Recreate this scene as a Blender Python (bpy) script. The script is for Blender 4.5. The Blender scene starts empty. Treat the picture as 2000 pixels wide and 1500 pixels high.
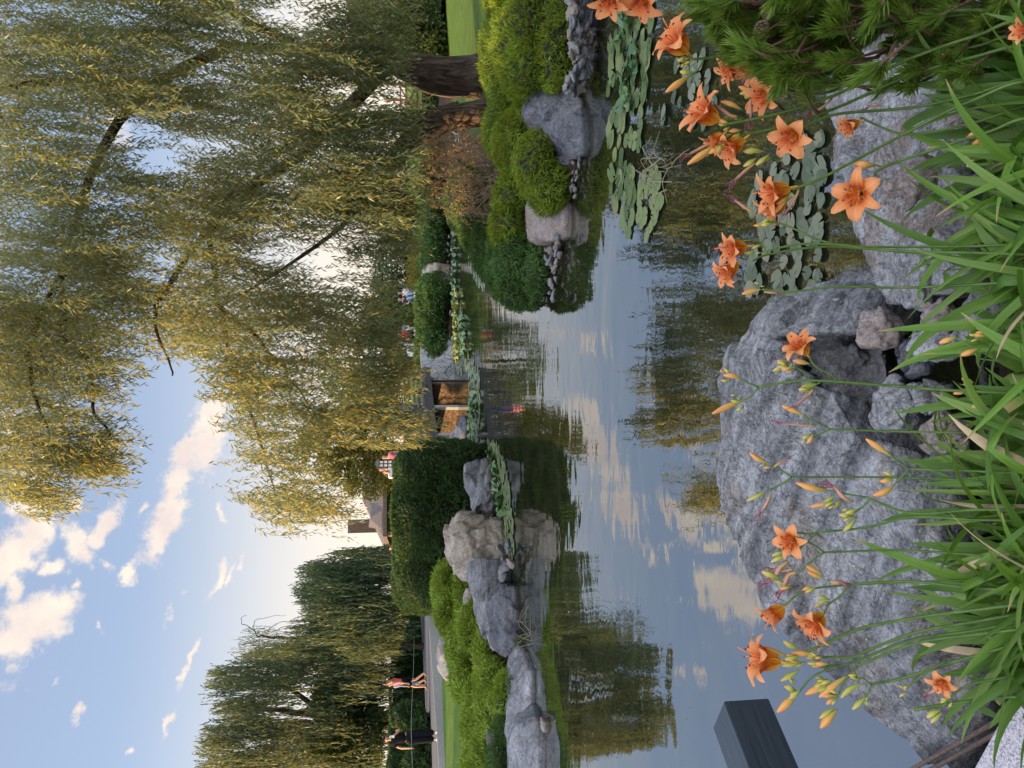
import bpy, bmesh, math, random
import numpy as np
from mathutils import Vector, Matrix
from math import radians as R, sin, cos, tan, pi, atan2, sqrt
random.seed(7); rng = np.random.default_rng(11)
C = bpy.context.scene.collection
SC = bpy.context.scene
# ---------------------------------------------------------------- camera (phone held sideways: picture right = down)
F = 1450.0; H = 2.0
TH = math.atan(210.0/F)
FW = np.array([0, cos(TH), -sin(TH)]); DN = np.array([0, -sin(TH), -cos(TH)]); RT = np.array([1.0, 0, 0])
EYE = np.array([0, 0, H])
cam = bpy.data.cameras.new('camera'); co = bpy.data.objects.new('camera', cam); C.objects.link(co)
cam.sensor_width = 36; cam.sensor_fit = 'HORIZONTAL'; cam.lens = 36*F/2000; cam.clip_start = 0.05; cam.clip_end = 5000
M4 = Matrix(((DN[0], RT[0], -FW[0], 0), (DN[1], RT[1], -FW[1], 0), (DN[2], RT[2], -FW[2], H), (0, 0, 0, 1)))
co.matrix_world = M4; SC.camera = co
def ray(x, y):
    d = FW*F + DN*(x-1000) + RT*(750-y)
    return d
def S(x, y, D):                     # world point seen at photo point (x,y), D metres ahead
    d = ray(x, y); return EYE + d*(D/d[1])
def Z(x, y, z=0.0):                 # point on the level z
    d = ray(x, y); return EYE + d*((z-H)/d[2])
# ---------------------------------------------------------------- light
SUN_EL, SUN_AZ = 9.0, -95.0         # azimuth measured from +Y towards +X
SUN_E, SKY_S, EXPO = 5.0, 0.15, 1.34
sl = bpy.data.lights.new('sun', 'SUN'); so = bpy.data.objects.new('sun', sl); C.objects.link(so)
sl.energy = SUN_E; sl.angle = R(0.5); sl.color = (1.0, 0.64, 0.30)
sd = Vector((sin(R(SUN_AZ))*cos(R(SUN_EL)), cos(R(SUN_AZ))*cos(R(SUN_EL)), sin(R(SUN_EL))))
so.rotation_euler = sd.to_track_quat('Z', 'Y').to_euler()
SC.view_settings.view_transform = 'Standard'; SC.view_settings.look = 'None'
SC.view_settings.exposure = EXPO; SC.view_settings.gamma = 1; SC.view_settings.use_curve_mapping = False
SC.cycles.max_bounces = 6; SC.cycles.transparent_max_bounces = 4; SC.cycles.diffuse_bounces = 3
SC.cycles.glossy_bounces = 3; SC.cycles.transmission_bounces = 4; SC.cycles.caustics_reflective = False
SC.cycles.caustics_refractive = False

class NT:
    def __init__(s, tree): s.t = tree; s.n = tree.nodes; s.l = tree.links
    def __call__(s, typ, ins=None, **kw):
        nd = s.n.new(typ)
        for k, v in kw.items(): setattr(nd, k, v)
        if ins:
            for k, v in ins.items():
                if isinstance(v, bpy.types.NodeSocket): s.l.new(v, nd.inputs[k])
                else: nd.inputs[k].default_value = v
        return nd
    def math(s, op, a, b=None, c=None, clamp=False):
        nd = s.n.new('ShaderNodeMath'); nd.operation = op; nd.use_clamp = clamp
        for i, v in enumerate((a, b, c)):
            if v is None: continue
            if isinstance(v, bpy.types.NodeSocket): s.l.new(v, nd.inputs[i])
            else: nd.inputs[i].default_value = v
        return nd.outputs[0]
    def mix(s, fac, a, b, typ='MIX'):
        nd = s.n.new('ShaderNodeMix'); nd.data_type = 'RGBA'; nd.blend_type = typ
        for i, v in ((0, fac), (6, a), (7, b)):
            if isinstance(v, bpy.types.NodeSocket): s.l.new(v, nd.inputs[i])
            elif i == 0: nd.inputs[0].default_value = v
            else: nd.inputs[i].default_value = (*v, 1) if len(v) == 3 else v
        return nd.outputs[2]
    def ramp(s, fac, stops, interp='LINEAR'):
        nd = s.n.new('ShaderNodeValToRGB'); nd.color_ramp.interpolation = interp
        e = nd.color_ramp.elements
        while len(e) < len(stops): e.new(0.5)
        for i, (p, c) in enumerate(stops):
            e[i].position = p; e[i].color = (*c, 1) if not isinstance(c, (int, float)) else (c, c, c, 1)
        s.l.new(fac, nd.inputs[0]); return nd.outputs[0]
    def noise(s, vec, scale, detail=4, rough=0.55, dist=0.0):
        return s('ShaderNodeTexNoise', {'Vector': vec, 'Scale': scale, 'Detail': detail, 'Roughness': rough, 'Distortion': dist}).outputs['Fac']

W = bpy.data.worlds.new("World"); SC.world = W; W.use_nodes = True
w = NT(W.node_tree); w.n.clear()
sky = w('ShaderNodeTexSky', sky_type='NISHITA', sun_disc=False, sun_elevation=R(SUN_EL), sun_rotation=R(SUN_AZ), altitude=200,
        air_density=1.0, dust_density=1.2, ozone_density=1.8)
tc = w('ShaderNodeTexCoord'); sep = w('ShaderNodeSeparateXYZ', {0: tc.outputs['Generated']})
az = w.math('ARCTAN2', sep.outputs[0], sep.outputs[1]); el = w.math('ARCSINE', sep.outputs[2])
def azel(x, y, refl=False):
    d = ray(x, y); d = d/np.linalg.norm(d)
    if refl: d = d*np.array([1, 1, -1])
    return atan2(d[0], d[1]), math.asin(d[2])
nz = w('ShaderNodeTexNoise', {'Vector': tc.outputs['Generated'], 'Scale': 9.0, 'Detail': 7.0, 'Roughness': 0.62})
cs = w('ShaderNodeCombineXYZ', {0: az, 1: el})
warp = w('ShaderNodeVectorMath', {0: nz.outputs['Color'], 1: (0.5, 0.5, 0.5)}, operation='SUBTRACT')
warp2 = w('ShaderNodeVectorMath', {0: warp.outputs[0], 3: 0.10}, operation='SCALE')
pos = w('ShaderNodeVectorMath', {0: cs.outputs[0], 1: warp2.outputs[0]}, operation='ADD').outputs[0]
CL = [(20,1265,85,1195,48,1),(5,1110,70,1010,46,1),(30,1000,60,940,36,1),(95,1115,118,1095,20,1),(140,1020,175,1090,22,.8),(150,970,150,1000,16,.8),
      (195,1060,232,985,18,.9),(312,1068,362,965,34,1.05),(355,985,420,760,20,.8),(250,1142,278,1092,15,.9),(392,1200,445,1100,16,.8),
      (425,1180,470,1110,9,.6),(352,1330,382,1245,7,.8),(320,1468,346,1375,8,.7),(490,1075,468,1140,6,.6),(235,1492,250,1480,14,.8),
      (132,1385,138,1400,8,.6),(18,1285,30,1255,12,.7),(180,1225,190,1240,8,.5),(215,1100,222,1112,8,.6),(310,1240,330,1150,9,.45),
      (8,1200,10,1100,20,.7),(270,1010,285,1000,10,.7),(140,1150,150,1140,9,.7),(75,1330,85,1320,8,.5),(340,1180,350,1160,8,.5),(450,1020,440,960,10,.6),(60,900,10,820,30,.8),(130,930,160,860,16,.7),(480,560,500,480,20,.5),(620,650,640,560,14,.5)]
CLR = [(1165,640,1185,690,14,.9),(1085,620,1110,640,8,.7),(1120,780,1150,900,28,1.1),(1150,880,1200,970,18,1.1),(1190,960,1230,1050,26,1.15),(1300,330,1330,250,25,.7)]
acc = None
for lst, rf in ((CL, False), (CLR, True)):
    for (x1, y1, x2, y2, wd, amp) in lst:
        a1, e1 = azel(x1, y1, rf); a2, e2 = azel(x2, y2, rf); q = 0.86/F
        L = math.hypot(a2-a1, e2-e1)/2 + wd*q*1.1
        mp = w('ShaderNodeMapping', {'Vector': pos, 'Location': ((a1+a2)/2, (e1+e2)/2, 0), 'Rotation': (0, 0, atan2(e2-e1, a2-a1)), 'Scale': (L, wd*q*1.25, 1)}, vector_type='TEXTURE')
        ln = w('ShaderNodeVectorMath', {0: mp.outputs[0]}, operation='LENGTH').outputs['Value']
        v = w.math('MULTIPLY', w.math('SUBTRACT', 1.35, ln), amp)
        acc = v if acc is None else w.math('MAXIMUM', acc, v)
n2 = w.noise(tc.outputs['Generated'], 26.0, 6, 0.65)
dens = w.math('ADD', acc, w.math('MULTIPLY', w.math('SUBTRACT', n2, 0.5), 2.3))
m = w('ShaderNodeMapRange', {'Value': dens, 'From Min': 0.30, 'From Max': 0.95}, interpolation_type='SMOOTHSTEP').outputs[0]
n3 = w.noise(tc.outputs['Generated'], 16.0, 4, 0.6)
ccol = w.ramp(n3, [(0.35, (0.86, 0.72, 0.66)), (0.62, (1.04, 0.90, 0.74))])
cmul = w('ShaderNodeVectorMath', {0: ccol, 3: 3.0}, operation='SCALE').outputs[0]
# unseen cloud bank added behind the viewer and high overhead as soft fill light
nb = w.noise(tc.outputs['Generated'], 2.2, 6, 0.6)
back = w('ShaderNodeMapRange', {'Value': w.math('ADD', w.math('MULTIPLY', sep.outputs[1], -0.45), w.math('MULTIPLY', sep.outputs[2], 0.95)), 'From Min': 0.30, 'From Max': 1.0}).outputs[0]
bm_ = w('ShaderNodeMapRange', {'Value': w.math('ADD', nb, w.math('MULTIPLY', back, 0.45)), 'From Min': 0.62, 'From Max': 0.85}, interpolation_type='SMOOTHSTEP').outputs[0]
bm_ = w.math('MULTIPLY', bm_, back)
skymul = w.mix(0.68, sky.outputs[0], (1.15, 1.34, 1.86))
hz = w('ShaderNodeMapRange', {'Value': el, 'From Min': 0.0, 'From Max': 0.34, 'To Min': 0.95, 'To Max': 0.0}, interpolation_type='SMOOTHSTEP').outputs[0]
skymul = w.mix(hz, skymul, (3.1, 2.72, 2.30))
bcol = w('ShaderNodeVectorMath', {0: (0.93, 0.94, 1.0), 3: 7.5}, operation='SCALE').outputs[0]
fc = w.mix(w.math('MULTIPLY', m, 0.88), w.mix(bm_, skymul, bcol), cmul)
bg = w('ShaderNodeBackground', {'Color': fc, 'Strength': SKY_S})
wo = w('ShaderNodeOutputWorld', {'Surface': bg.outputs[0]})

# ---------------------------------------------------------------- helpers
def vnoise(p, seed=0):
    p = np.asarray(p, float); i = np.floor(p).astype(np.int64); f = p-i; f = f*f*(3-2*f)
    def h(a, b, c):
        n = (a*374761393 + b*668265263 + c*2147483647 + seed*974634777) & 0xffffffff
        n = ((n ^ (n >> 13))*1274126177) & 0xffffffff
        n = ((n ^ (n >> 16))*2246822519) & 0xffffffff
        return (n & 0xffffff)/float(0xffffff)
    r = 0
    for dx in (0, 1):
        for dy in (0, 1):
            for dz in (0, 1):
                wt = (f[..., 0] if dx else 1-f[..., 0])*(f[..., 1] if dy else 1-f[..., 1])*(f[..., 2] if dz else 1-f[..., 2])
                r = r + wt*h(i[..., 0]+dx, i[..., 1]+dy, i[..., 2]+dz)
    return r*2-1
def fbm(p, o=4, seed=0, g=0.5):
    a = 1; s = 0; p = np.asarray(p, float)
    for k in range(o): s = s + a*vnoise(p*(2**k), seed+k); a *= g
    return s
ORG = {}
def meshdata(name, V, Fc, mats=(), mi=None, smooth=False):
    """V (n,3); Fc: (m,k) int array or list of lists"""
    me = bpy.data.meshes.new(name); V = np.asarray(V, np.float32)
    if isinstance(Fc, np.ndarray):
        me.vertices.add(len(V)); me.vertices.foreach_set('co', V.ravel())
        k = Fc.shape[1]; n = len(Fc)
        me.loops.add(n*k); me.loops.foreach_set('vertex_index', Fc.astype(np.int32).ravel())
        me.polygons.add(n); me.polygons.foreach_set('loop_start', np.arange(0, n*k, k, dtype=np.int32))
        try: me.polygons.foreach_set('loop_total', np.full(n, k, np.int32))
        except Exception: pass
        me.update(calc_edges=True)
    else:
        me.from_pydata(V.tolist(), [], Fc)
    for m_ in mats: me.materials.append(m_)
    if mi is not None: me.polygons.foreach_set('material_index', np.asarray(mi, np.int32))
    me.polygons.foreach_set('use_smooth', np.full(len(me.polygons), bool(smooth)))
    me.update(); return me
def origin(o): return ORG.get(o.name, np.zeros(3)) if o is not None else np.zeros(3)
def put(name, me, parent=None, org=None):
    o = bpy.data.objects.new(name, me); C.objects.link(o)
    if parent is not None:
        og = origin(parent); o.parent = parent; ORG[o.name] = og
    else:
        og = np.zeros(3) if org is None else np.asarray(org, float); o.location = og; ORG[o.name] = og
    if np.abs(og).sum() > 0: me.transform(Matrix.Translation(-Vector(og)))
    return o
def tag(o, label=None, cat=None, group=None, kind=None):
    if label: o['label'] = label
    if cat: o['category'] = cat
    if group: o['group'] = group
    if kind: o['kind'] = kind
    return o
def thing(name, loc, label, cat, group=None):
    o = bpy.data.objects.new(name, None); C.objects.link(o); o.empty_display_size = 0.2
    o.location = Vector(np.asarray(loc, float)); ORG[o.name] = np.asarray(loc, float); return tag(o, label, cat, group)
class MB:
    def __init__(s): s.v = []; s.f = []; s.m = []
    def add(s, V, Fc, mi=0):
        b = len(s.v); s.v += [tuple(map(float, q)) for q in V]; s.f += [[i+b for i in f] for f in Fc]; s.m += [mi]*len(Fc)
    def box(s, c, sz, ax=None, mi=0, taper=1.0):
        ax = np.eye(3) if ax is None else np.asarray(ax, float); c = np.asarray(c, float)
        V = [c+ax[0]*sx*sz[0]/2*(taper if q > 0 else 1)+ax[1]*sy*sz[1]/2*(taper if q > 0 else 1)+ax[2]*q*sz[2]/2 for sx in (-1, 1) for sy in (-1, 1) for q in (-1, 1)]
        s.add(V, [[0,1,3,2],[4,6,7,5],[0,4,5,1],[2,3,7,6],[0,2,6,4],[1,5,7,3]], mi)
    def tube(s, pts, rad, n=8, mi=0, cap=True):
        pts = [np.asarray(p, float) for p in pts]; k = len(pts)
        rad = [rad]*k if isinstance(rad, (int, float)) else rad
        V = []; u = None
        for i in range(k):
            t = pts[min(i+1, k-1)]-pts[max(i-1, 0)]; t = t/(np.linalg.norm(t)+1e-9)
            if u is None: u = np.cross(t, [0.3, 0.9, 0.2] if abs(t[1]) < .8 else [1, 0, 0])
            u = u-t*np.dot(u, t); u /= np.linalg.norm(u)+1e-9; v = np.cross(t, u)
            for j in range(n):
                a = 2*pi*j/n; V.append(pts[i]+rad[i]*(u*cos(a)+v*sin(a)))
        Fc = [[i*n+j, i*n+(j+1) % n, (i+1)*n+(j+1) % n, (i+1)*n+j] for i in range(k-1) for j in range(n)]
        if cap: Fc += [list(range(n))[::-1], [(k-1)*n+j for j in range(n)]]
        s.add(V, Fc, mi)
    def build(s, name, mats, parent=None, org=None, smooth=False):
        mats = mats if isinstance(mats, (list, tuple)) else [mats]
        me = meshdata(name, np.array(s.v), s.f, mats, s.m, smooth)
        return put(name, me, parent, org)
def spline(pts, n=16):
    P = np.array(pts, float); k = len(P); out = []
    Pp = np.vstack([2*P[0]-P[1], P, 2*P[-1]-P[-2]])
    for i in range(k-1):
        a, b, c, d = Pp[i:i+4]
        for t in np.linspace(0, 1, n, endpoint=False):
            out.append(0.5*((2*b)+(-a+c)*t+(2*a-5*b+4*c-d)*t*t+(-a+3*b-3*c+d)*t**3))
    out.append(P[-1]); return np.array(out)
def norm(a): return a/(np.linalg.norm(a, axis=-1, keepdims=True)+1e-9)
def leafquads(P, T, Sd, L, Wd, bend=None):
    """diamond leaves: arrays (n,3),(n,3),(n,3),(n,),(n,)"""
    n = len(P); L = L[:, None]; Wd = Wd[:, None]
    mid = P+T*L*0.42
    if bend is not None: mid = mid + bend
    V = np.stack([P, mid+Sd*Wd/2, P+T*L, mid-Sd*Wd/2], 1).reshape(-1, 3)
    Fc = np.arange(n*4).reshape(n, 4); return V, Fc

# ---------------------------------------------------------------- materials
def newmat(name):
    m_ = bpy.data.materials.new(name); m_.use_nodes = True; t = NT(m_.node_tree); t.n.clear(); return m_, t
def finish(t, sh, disp=None):
    o = t('ShaderNodeOutputMaterial', {'Surface': sh})
    return o
def simple(name, col, rough=0.6, nscale=None, namt=0.3, bump=0.0, metal=0.0, spec=0.5):
    m_, t = newmat(name); c = t('ShaderNodeTexCoord').outputs['Object']
    colr = (*col, 1)
    ins = {'Roughness': rough, 'Metallic': metal, 'Specular IOR Level': spec}
    if nscale:
        n = t.noise(c, nscale, 5, 0.6); dk = tuple(q*(1-namt) for q in col); lt = tuple(min(1, q*(1+namt)) for q in col)
        ins['Base Color'] = t.ramp(n, [(0.3, dk), (0.7, lt)])
        if bump: ins['Normal'] = t('ShaderNodeBump', {'Height': n, 'Strength': bump, 'Distance': 0.02}).outputs[0]
    else: ins['Base Color'] = colr
    p = t('ShaderNodeBsdfPrincipled', ins); finish(t, p.outputs[0]); return m_
def leafmat(name, c1, c2, trans=(0.3, 0.35, 0.05), tf=0.35, nscale=3.0, rough=0.5, spec=0.3, fine=40.0):
    m_, t = newmat(name); c = t('ShaderNodeTexCoord').outputs['Object']
    n = t.noise(c, nscale, 3, 0.6); n2 = t.noise(c, fine, 1, 0.5)
    k = t.math('ADD', t.math('MULTIPLY', n, 0.5), t.math('MULTIPLY', n2, 0.5))
    col = t.ramp(k, [(0.36, c1), (0.62, c2)])
    p = t('ShaderNodeBsdfPrincipled', {'Base Color': col, 'Roughness': rough, 'Specular IOR Level': spec})
    tr = t('ShaderNodeBsdfTranslucent', {'Color': t.mix(0.6, col, trans)})
    mx = t('ShaderNodeMixShader', {0: tf, 1: p.outputs[0], 2: tr.outputs[0]}); finish(t, mx.outputs[0]); return m_
def rockmat(name, c1, c2, c3=None, scale=3.0, strata=None, bump=0.5, speck=0.35, rough=0.82, patch=0.0, wetz=None):
    """c1/c2 base tones, c3 patches; strata: (axis vector, scale)"""
    m_, t = newmat(name); c = t('ShaderNodeTexCoord').outputs['Object']
    big = t.noise(c, scale, 5, 0.6, 0.4); fine = t.noise(c, scale*14, 4, 0.7); vf = t.noise(c, scale*45, 2, 0.6)
    col = t.ramp(big, [(0.3, c1), (0.68, c2)])
    if strata:
        ax, sc, am = strata
        mp = t('ShaderNodeMapping', {'Vector': c, 'Rotation': ax, 'Scale': (7.0, 7.0, 1.0)}, vector_type='TEXTURE')
        st = t.noise(mp.outputs[0], sc, 6, 0.62, 0.22)
        col = t.mix(am, col, t.ramp(st, [(0.34, tuple(q*0.2 for q in c1)), (0.42, c1), (0.55, c2), (0.68, tuple(min(1, q*1.5) for q in c2))]))
    if c3 is not None:
        pm = t.ramp(t.noise(c, scale*0.9, 4, 0.6, 0.8), [(0.52, 0), (0.62, 1)])
        col = t.mix(t.math('MULTIPLY', pm, patch), col, c3)
    sp = t.ramp(fine, [(0.36, 0.25), (0.52, 1.0), (0.72, 1.45)])
    col = t.mix(speck, col, t.mix(1.0, col, sp, 'MULTIPLY'))
    sp2 = t.ramp(vf, [(0.34, 0.45), (0.5, 1.0), (0.68, 1.5)])
    col = t.mix(speck*0.8, col, t.mix(1.0, col, sp2, 'MULTIPLY'))
    h = t.math('ADD', t.math('MULTIPLY', big, 0.6), t.math('ADD', t.math('MULTIPLY', fine, 0.35), t.math('MULTIPLY', vf, 0.12)))
    if strata: h = t.math('ADD', h, t.math('MULTIPLY', st, 0.8))
    lich = t.ramp(t.noise(c, scale*9, 2, 0.5), [(0.70, 0), (0.73, 1)]); col = t.mix(t.math('MULTIPLY', lich, 0.5), col, (0.45, 0.46, 0.46))
    cr = t.noise(c, scale*1.6, 6, 0.75, 1.2); crk = t.ramp(cr, [(0.485, 1.0), (0.5, 0.25), (0.515, 1.0)]); col = t.mix(0.35, col, t.mix(1.0, col, crk, 'MULTIPLY'))
    h = t.math('ADD', h, t.math('MULTIPLY', crk, 0.15))
    wz = t('ShaderNodeSeparateXYZ', {0: t('ShaderNodeNewGeometry').outputs['Position']}).outputs[2]
    wet = t('ShaderNodeMapRange', {'Value': t.math('ADD', wz, t.math('MULTIPLY', t.math('SUBTRACT', big, .5), .08)), 'From Min': 0.035, 'From Max': 0.085, 'To Min': 0.35, 'To Max': 1.0}).outputs[0]
    col = t.mix(1.0, col, wet, 'MULTIPLY')
    b = t('ShaderNodeBump', {'Height': h, 'Strength': bump, 'Distance': 0.06/scale*2})
    p = t('ShaderNodeBsdfPrincipled', {'Base Color': col, 'Roughness': rough, 'Specular IOR Level': 0.35, 'Normal': b.outputs[0]})
    finish(t, p.outputs[0]); return m_
# ---------------------------------------------------------------- setting: pond, ground, path
def z2(x, y, z=0.0): q = Z(x, y, z); return (q[0], q[1])
pond = [(-13.5, 8.6), (-11, 10.2), z2(1022, 1500), z2(1020, 1400), z2(1012, 1300), z2(1002, 1200), z2(990, 1140), z2(972, 1060),
        z2(955, 985), z2(942, 930), z2(915, 880), (-4.4, 27.0), (-7, 31), (-12, 36), (-10, 40), (-3, 35.5), z2(884, 745), z2(881, 650), z2(879, 560), z2(877, 470), z2(873, 400), (9.3, 32.5), (15, 33.0), (16, 30),
        (9.6, 28.0), (5.2, 20.0), (3.1, 15.0), z2(1035, 580), z2(1060, 600), z2(1078, 560), z2(1090, 500), z2(1108, 430), z2(1120, 370), z2(1128, 300),
        z2(1130, 240), z2(1136, 150), z2(1140, 60), z2(1146, -60), (9.5, 6.6), (16, 6.2), (30, 6), (30, 2.6), (3.0, 2.35), (1.2, 2.25), (0, 2.2), (-1.3, 2.1), (-1.9, 1.75), (-3.2, 1.65), (-13.5, 1.6)]
POND = np.array(pond)
def sdist(X, Y):
    """signed distance, positive outside the pond"""
    X = np.asarray(X, float); Y = np.asarray(Y, float); d = np.full(X.shape, 1e9); ins = np.zeros(X.shape, bool)
    n = len(POND)
    for i in range(n):
        a = POND[i]; b = POND[(i+1) % n]; e = b-a
        t = np.clip(((X-a[0])*e[0]+(Y-a[1])*e[1])/(e@e+1e-12), 0, 1)
        d = np.minimum(d, np.hypot(X-a[0]-t*e[0], Y-a[1]-t*e[1]))
        c = ((a[1] > Y) != (b[1] > Y)) & (X < (b[0]-a[0])*(Y-a[1])/(b[1]-a[1]+1e-12)+a[0]); ins ^= c
    return np.where(ins, -d, d)
def sstep(a, b, x): t = np.clip((x-a)/(b-a), 0, 1); return t*t*(3-2*t)
def ground_z(X, Y):
    X = np.asarray(X, float); Y = np.asarray(Y, float)
    d = sdist(X, Y); up = np.clip(d, 0, None)
    z = 0.06+0.80*(1-np.exp(-up/2.2))+0.35*sstep(5, 22, d)
    z = z+0.02*fbm(np.stack([X*.5, Y*.5, X*0], -1), 3, 5)*np.clip(up, 0, 1)
    near = (Y < 4.5) & (X > -40)
    z = np.where(near & (Y < 3.0), 0.05+0.36*(1-np.exp(-up/0.6)), z)
    bed = -0.75*(1-np.exp(np.clip(d, -9, 0)/0.8))-0.02
    return np.where(d > 0, z, bed)
def gz(x, y): return float(ground_z(np.array([x]), np.array([y]))[0])
xs = np.concatenate([-np.geomspace(26, 1800, 24)[::-1], np.arange(-25, 22.01, 0.2), np.geomspace(23, 1800, 24)])
ys = np.concatenate([-np.geomspace(6, 1500, 16)[::-1], np.arange(-5, 46.01, 0.2), np.geomspace(47, 2500, 26)])
GX, GY = np.meshgrid(xs, ys); GZ = ground_z(GX, GY)
nx, ny = len(xs), len(ys); idx = np.arange(nx*ny).reshape(ny, nx)
Fc = np.stack([idx[:-1, :-1], idx[:-1, 1:], idx[1:, 1:], idx[1:, :-1]], -1).reshape(-1, 4)
gm, t = newmat('lawn_and_soil'); c = t('ShaderNodeTexCoord').outputs['Object']
spz = t('ShaderNodeSeparateXYZ', {0: c})
g1 = t.noise(c, 0.5, 4, 0.6); g2 = t.noise(c, 22, 4, 0.75); g3 = t.noise(c, 3.0, 4, 0.6)
gcol = t.ramp(g2, [(0.3, (0.045, 0.088, 0.014)), (0.7, (0.13, 0.235, 0.038))])
gcol = t.mix(t.ramp(g1, [(0.35, 0), (0.7, 0.6)]), gcol, (0.12, 0.17, 0.035)); gcol = t.mix(t.ramp(g3, [(0.4, 0), (0.62, 0.45)]), gcol, (0.05, 0.085, 0.018))
soil = t.ramp(t.noise(c, 18, 4, 0.7), [(0.3, (0.018, 0.013, 0.009)), (0.7, (0.075, 0.052, 0.038))])
sm = t.math('ADD', spz.outputs[2], t.math('MULTIPLY', t.math('SUBTRACT', g3, 0.5), 0.5))
smask = t.ramp(sm, [(0.42, 0), (0.60, 1)])
fcol = t.mix(smask, soil, gcol)
bp = t('ShaderNodeBump', {'Height': g2, 'Strength': 0.8, 'Distance': 0.05})
p = t('ShaderNodeBsdfPrincipled', {'Base Color': fcol, 'Roughness': 0.9, 'Specular IOR Level': 0.15, 'Normal': bp.outputs[0]}); finish(t, p.outputs[0])
o = put('ground', meshdata('ground', np.stack([GX, GY, GZ], -1).reshape(-1, 3), Fc, [gm], smooth=True)); tag(o, kind='structure')
# water
wm, t = newmat('pond_water'); c = t('ShaderNodeTexCoord').outputs['Object']
mp = t('ShaderNodeMapping', {'Vector': c, 'Scale': (0.9, 1.5, 1)})
n1 = t.noise(mp.outputs[0], 1.1, 2, 0.5, 0.4); n2 = t.noise(mp.outputs[0], 5.0, 2, 0.5, 0.8); n3 = t.noise(c, 0.35, 2, 0.5)
calm = t.ramp(n3, [(0.35, 0.25), (0.65, 1.0)])
hh = t.math('ADD', t.math('MULTIPLY', n1, 0.0070), t.math('MULTIPLY', t.math('MULTIPLY', n2, 0.0010), calm))
bp = t('ShaderNodeBump', {'Height': hh, 'Strength': 1.0, 'Distance': 1.0})
mud = t.ramp(t.noise(c, 1.6, 5, 0.65), [(0.35, (0.006, 0.009, 0.004)), (0.62, (0.022, 0.025, 0.011)), (0.8, (0.06, 0.048, 0.022))])
df = t('ShaderNodeBsdfDiffuse', {'Color': mud})
gl = t('ShaderNodeBsdfGlossy', {'Color': (0.95, 0.97, 1.0, 1), 'Roughness': 0.015, 'Normal': bp.outputs[0]})
fr = t('ShaderNodeFresnel', {'IOR': 4.6, 'Normal': bp.outputs[0]})
mx = t('ShaderNodeMixShader', {0: fr.outputs[0], 1: df.outputs[0], 2: gl.outputs[0]}); finish(t, mx.outputs[0])
o = put('water', meshdata('water', [(-60, -5, 0), (60, -5, 0), (60, 70, 0), (-60, 70, 0)], [[0, 1, 2, 3]], [wm])); tag(o, kind='structure')
# path on the left bank with pale kerbs
M_asph = simple('asphalt', (0.085, 0.088, 0.1), 0.9, 60, 0.25, 0.3)
M_kerb = simple('concrete_kerb', (0.36, 0.36, 0.37), 0.85, 25, 0.2, 0.2)
def ribbon(L, Rr, zoff):
    V = []
    for a, b in zip(L, Rr): V += [a+np.array([0, 0, zoff]), b+np.array([0, 0, zoff])]
    return V, [[2*i, 2*i+1, 2*i+3, 2*i+2] for i in range(len(L)-1)]
# the path runs away along the left bank
lo = [(866, 1650), (862, 1500), (851, 1350), (842, 1230), (833, 1170), (829, 1120)]
hi = [(842, 1720), (839, 1500), (833, 1350), (826, 1230), (822, 1170), (820.5, 1120)]
pz = [.95, .98, 1.03, 1.08, 1.11, 1.13]
Pl = spline([Z(x, y, q) for (x, y), q in zip(lo, pz)], 8); Ph = spline([Z(x, y, q) for (x, y), q in zip(hi, pz)], 8)
V, Fq = ribbon(Ph, Pl, 0.03)
o = put('path', meshdata('path', V, Fq, [M_asph])); tag(o, kind='structure')
for side, E, sg in (('near', Pl, 1), ('far', Ph, -1)):
    other = Ph if sg == 1 else Pl
    k = MB(); dirv = norm(other-E); top = 0.16 if sg == 1 else 0.14
    a = E-dirv*0.12; b = E+dirv*0.02
    zz = np.array([0, 0, 1.0]); V = []
    for i in range(len(E)): V += [a[i]-zz*0.3, a[i]+zz*0.07, b[i]+zz*0.07, b[i]-zz*0.3]
    Fq = [[4*i+j, 4*i+(j+1) % 4, 4*i+4+(j+1) % 4, 4*i+4+j] for i in range(len(E)-1) for j in range(4)]
    k.add(V, Fq); o = k.build('kerb', M_kerb); tag(o, kind='structure')
# ---------------------------------------------------------------- trees
M_bark = rockmat('willow_bark', (0.045, 0.034, 0.027), (0.12, 0.092, 0.075), scale=2.2, strata=((0, 0, 0), 1, 0.0), bump=0.6, speck=0.5)
def barkmat():
    m_, t = newmat('bark'); c = t('ShaderNodeTexCoord').outputs['Object']
    mp = t('ShaderNodeMapping', {'Vector': c, 'Scale': (1, 1, 0.16)})
    n = t.noise(mp.outputs[0], 14, 5, 0.65, 0.5); n2 = t.noise(c, 2.5, 3, 0.5)
    col = t.ramp(n, [(0.38, (0.018, 0.013, 0.010)), (0.5, (0.07, 0.052, 0.042)), (0.66, (0.17, 0.135, 0.115))])
    col = t.mix(t.math('MULTIPLY', n2, 0.4), col, (0.09, 0.06, 0.04))
    b = t('ShaderNodeBump', {'Height': n, 'Strength': 1.0, 'Distance': 0.09})
    p = t('ShaderNodeBsdfPrincipled', {'Base Color': col, 'Roughness': 0.9, 'Specular IOR Level': 0.2, 'Normal': b.outputs[0]}); finish(t, p.outputs[0]); return m_
M_bark = barkmat()
M_twig = simple('twig_bark', (0.16, 0.10, 0.035), 0.7)
M_willow = leafmat('willow_leaf', (0.026, 0.070, 0.044), (0.17, 0.23, 0.11), (0.74, 0.60, 0.12), 0.44, 1.2, 0.42, 0.5, 30)
M_willow2 = leafmat('willow_leaf_far', (0.026, 0.060, 0.034), (0.065, 0.12, 0.06), (0.26, 0.26, 0.06), 0.35, 0.8, 0.5, 0.3, 12)
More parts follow.
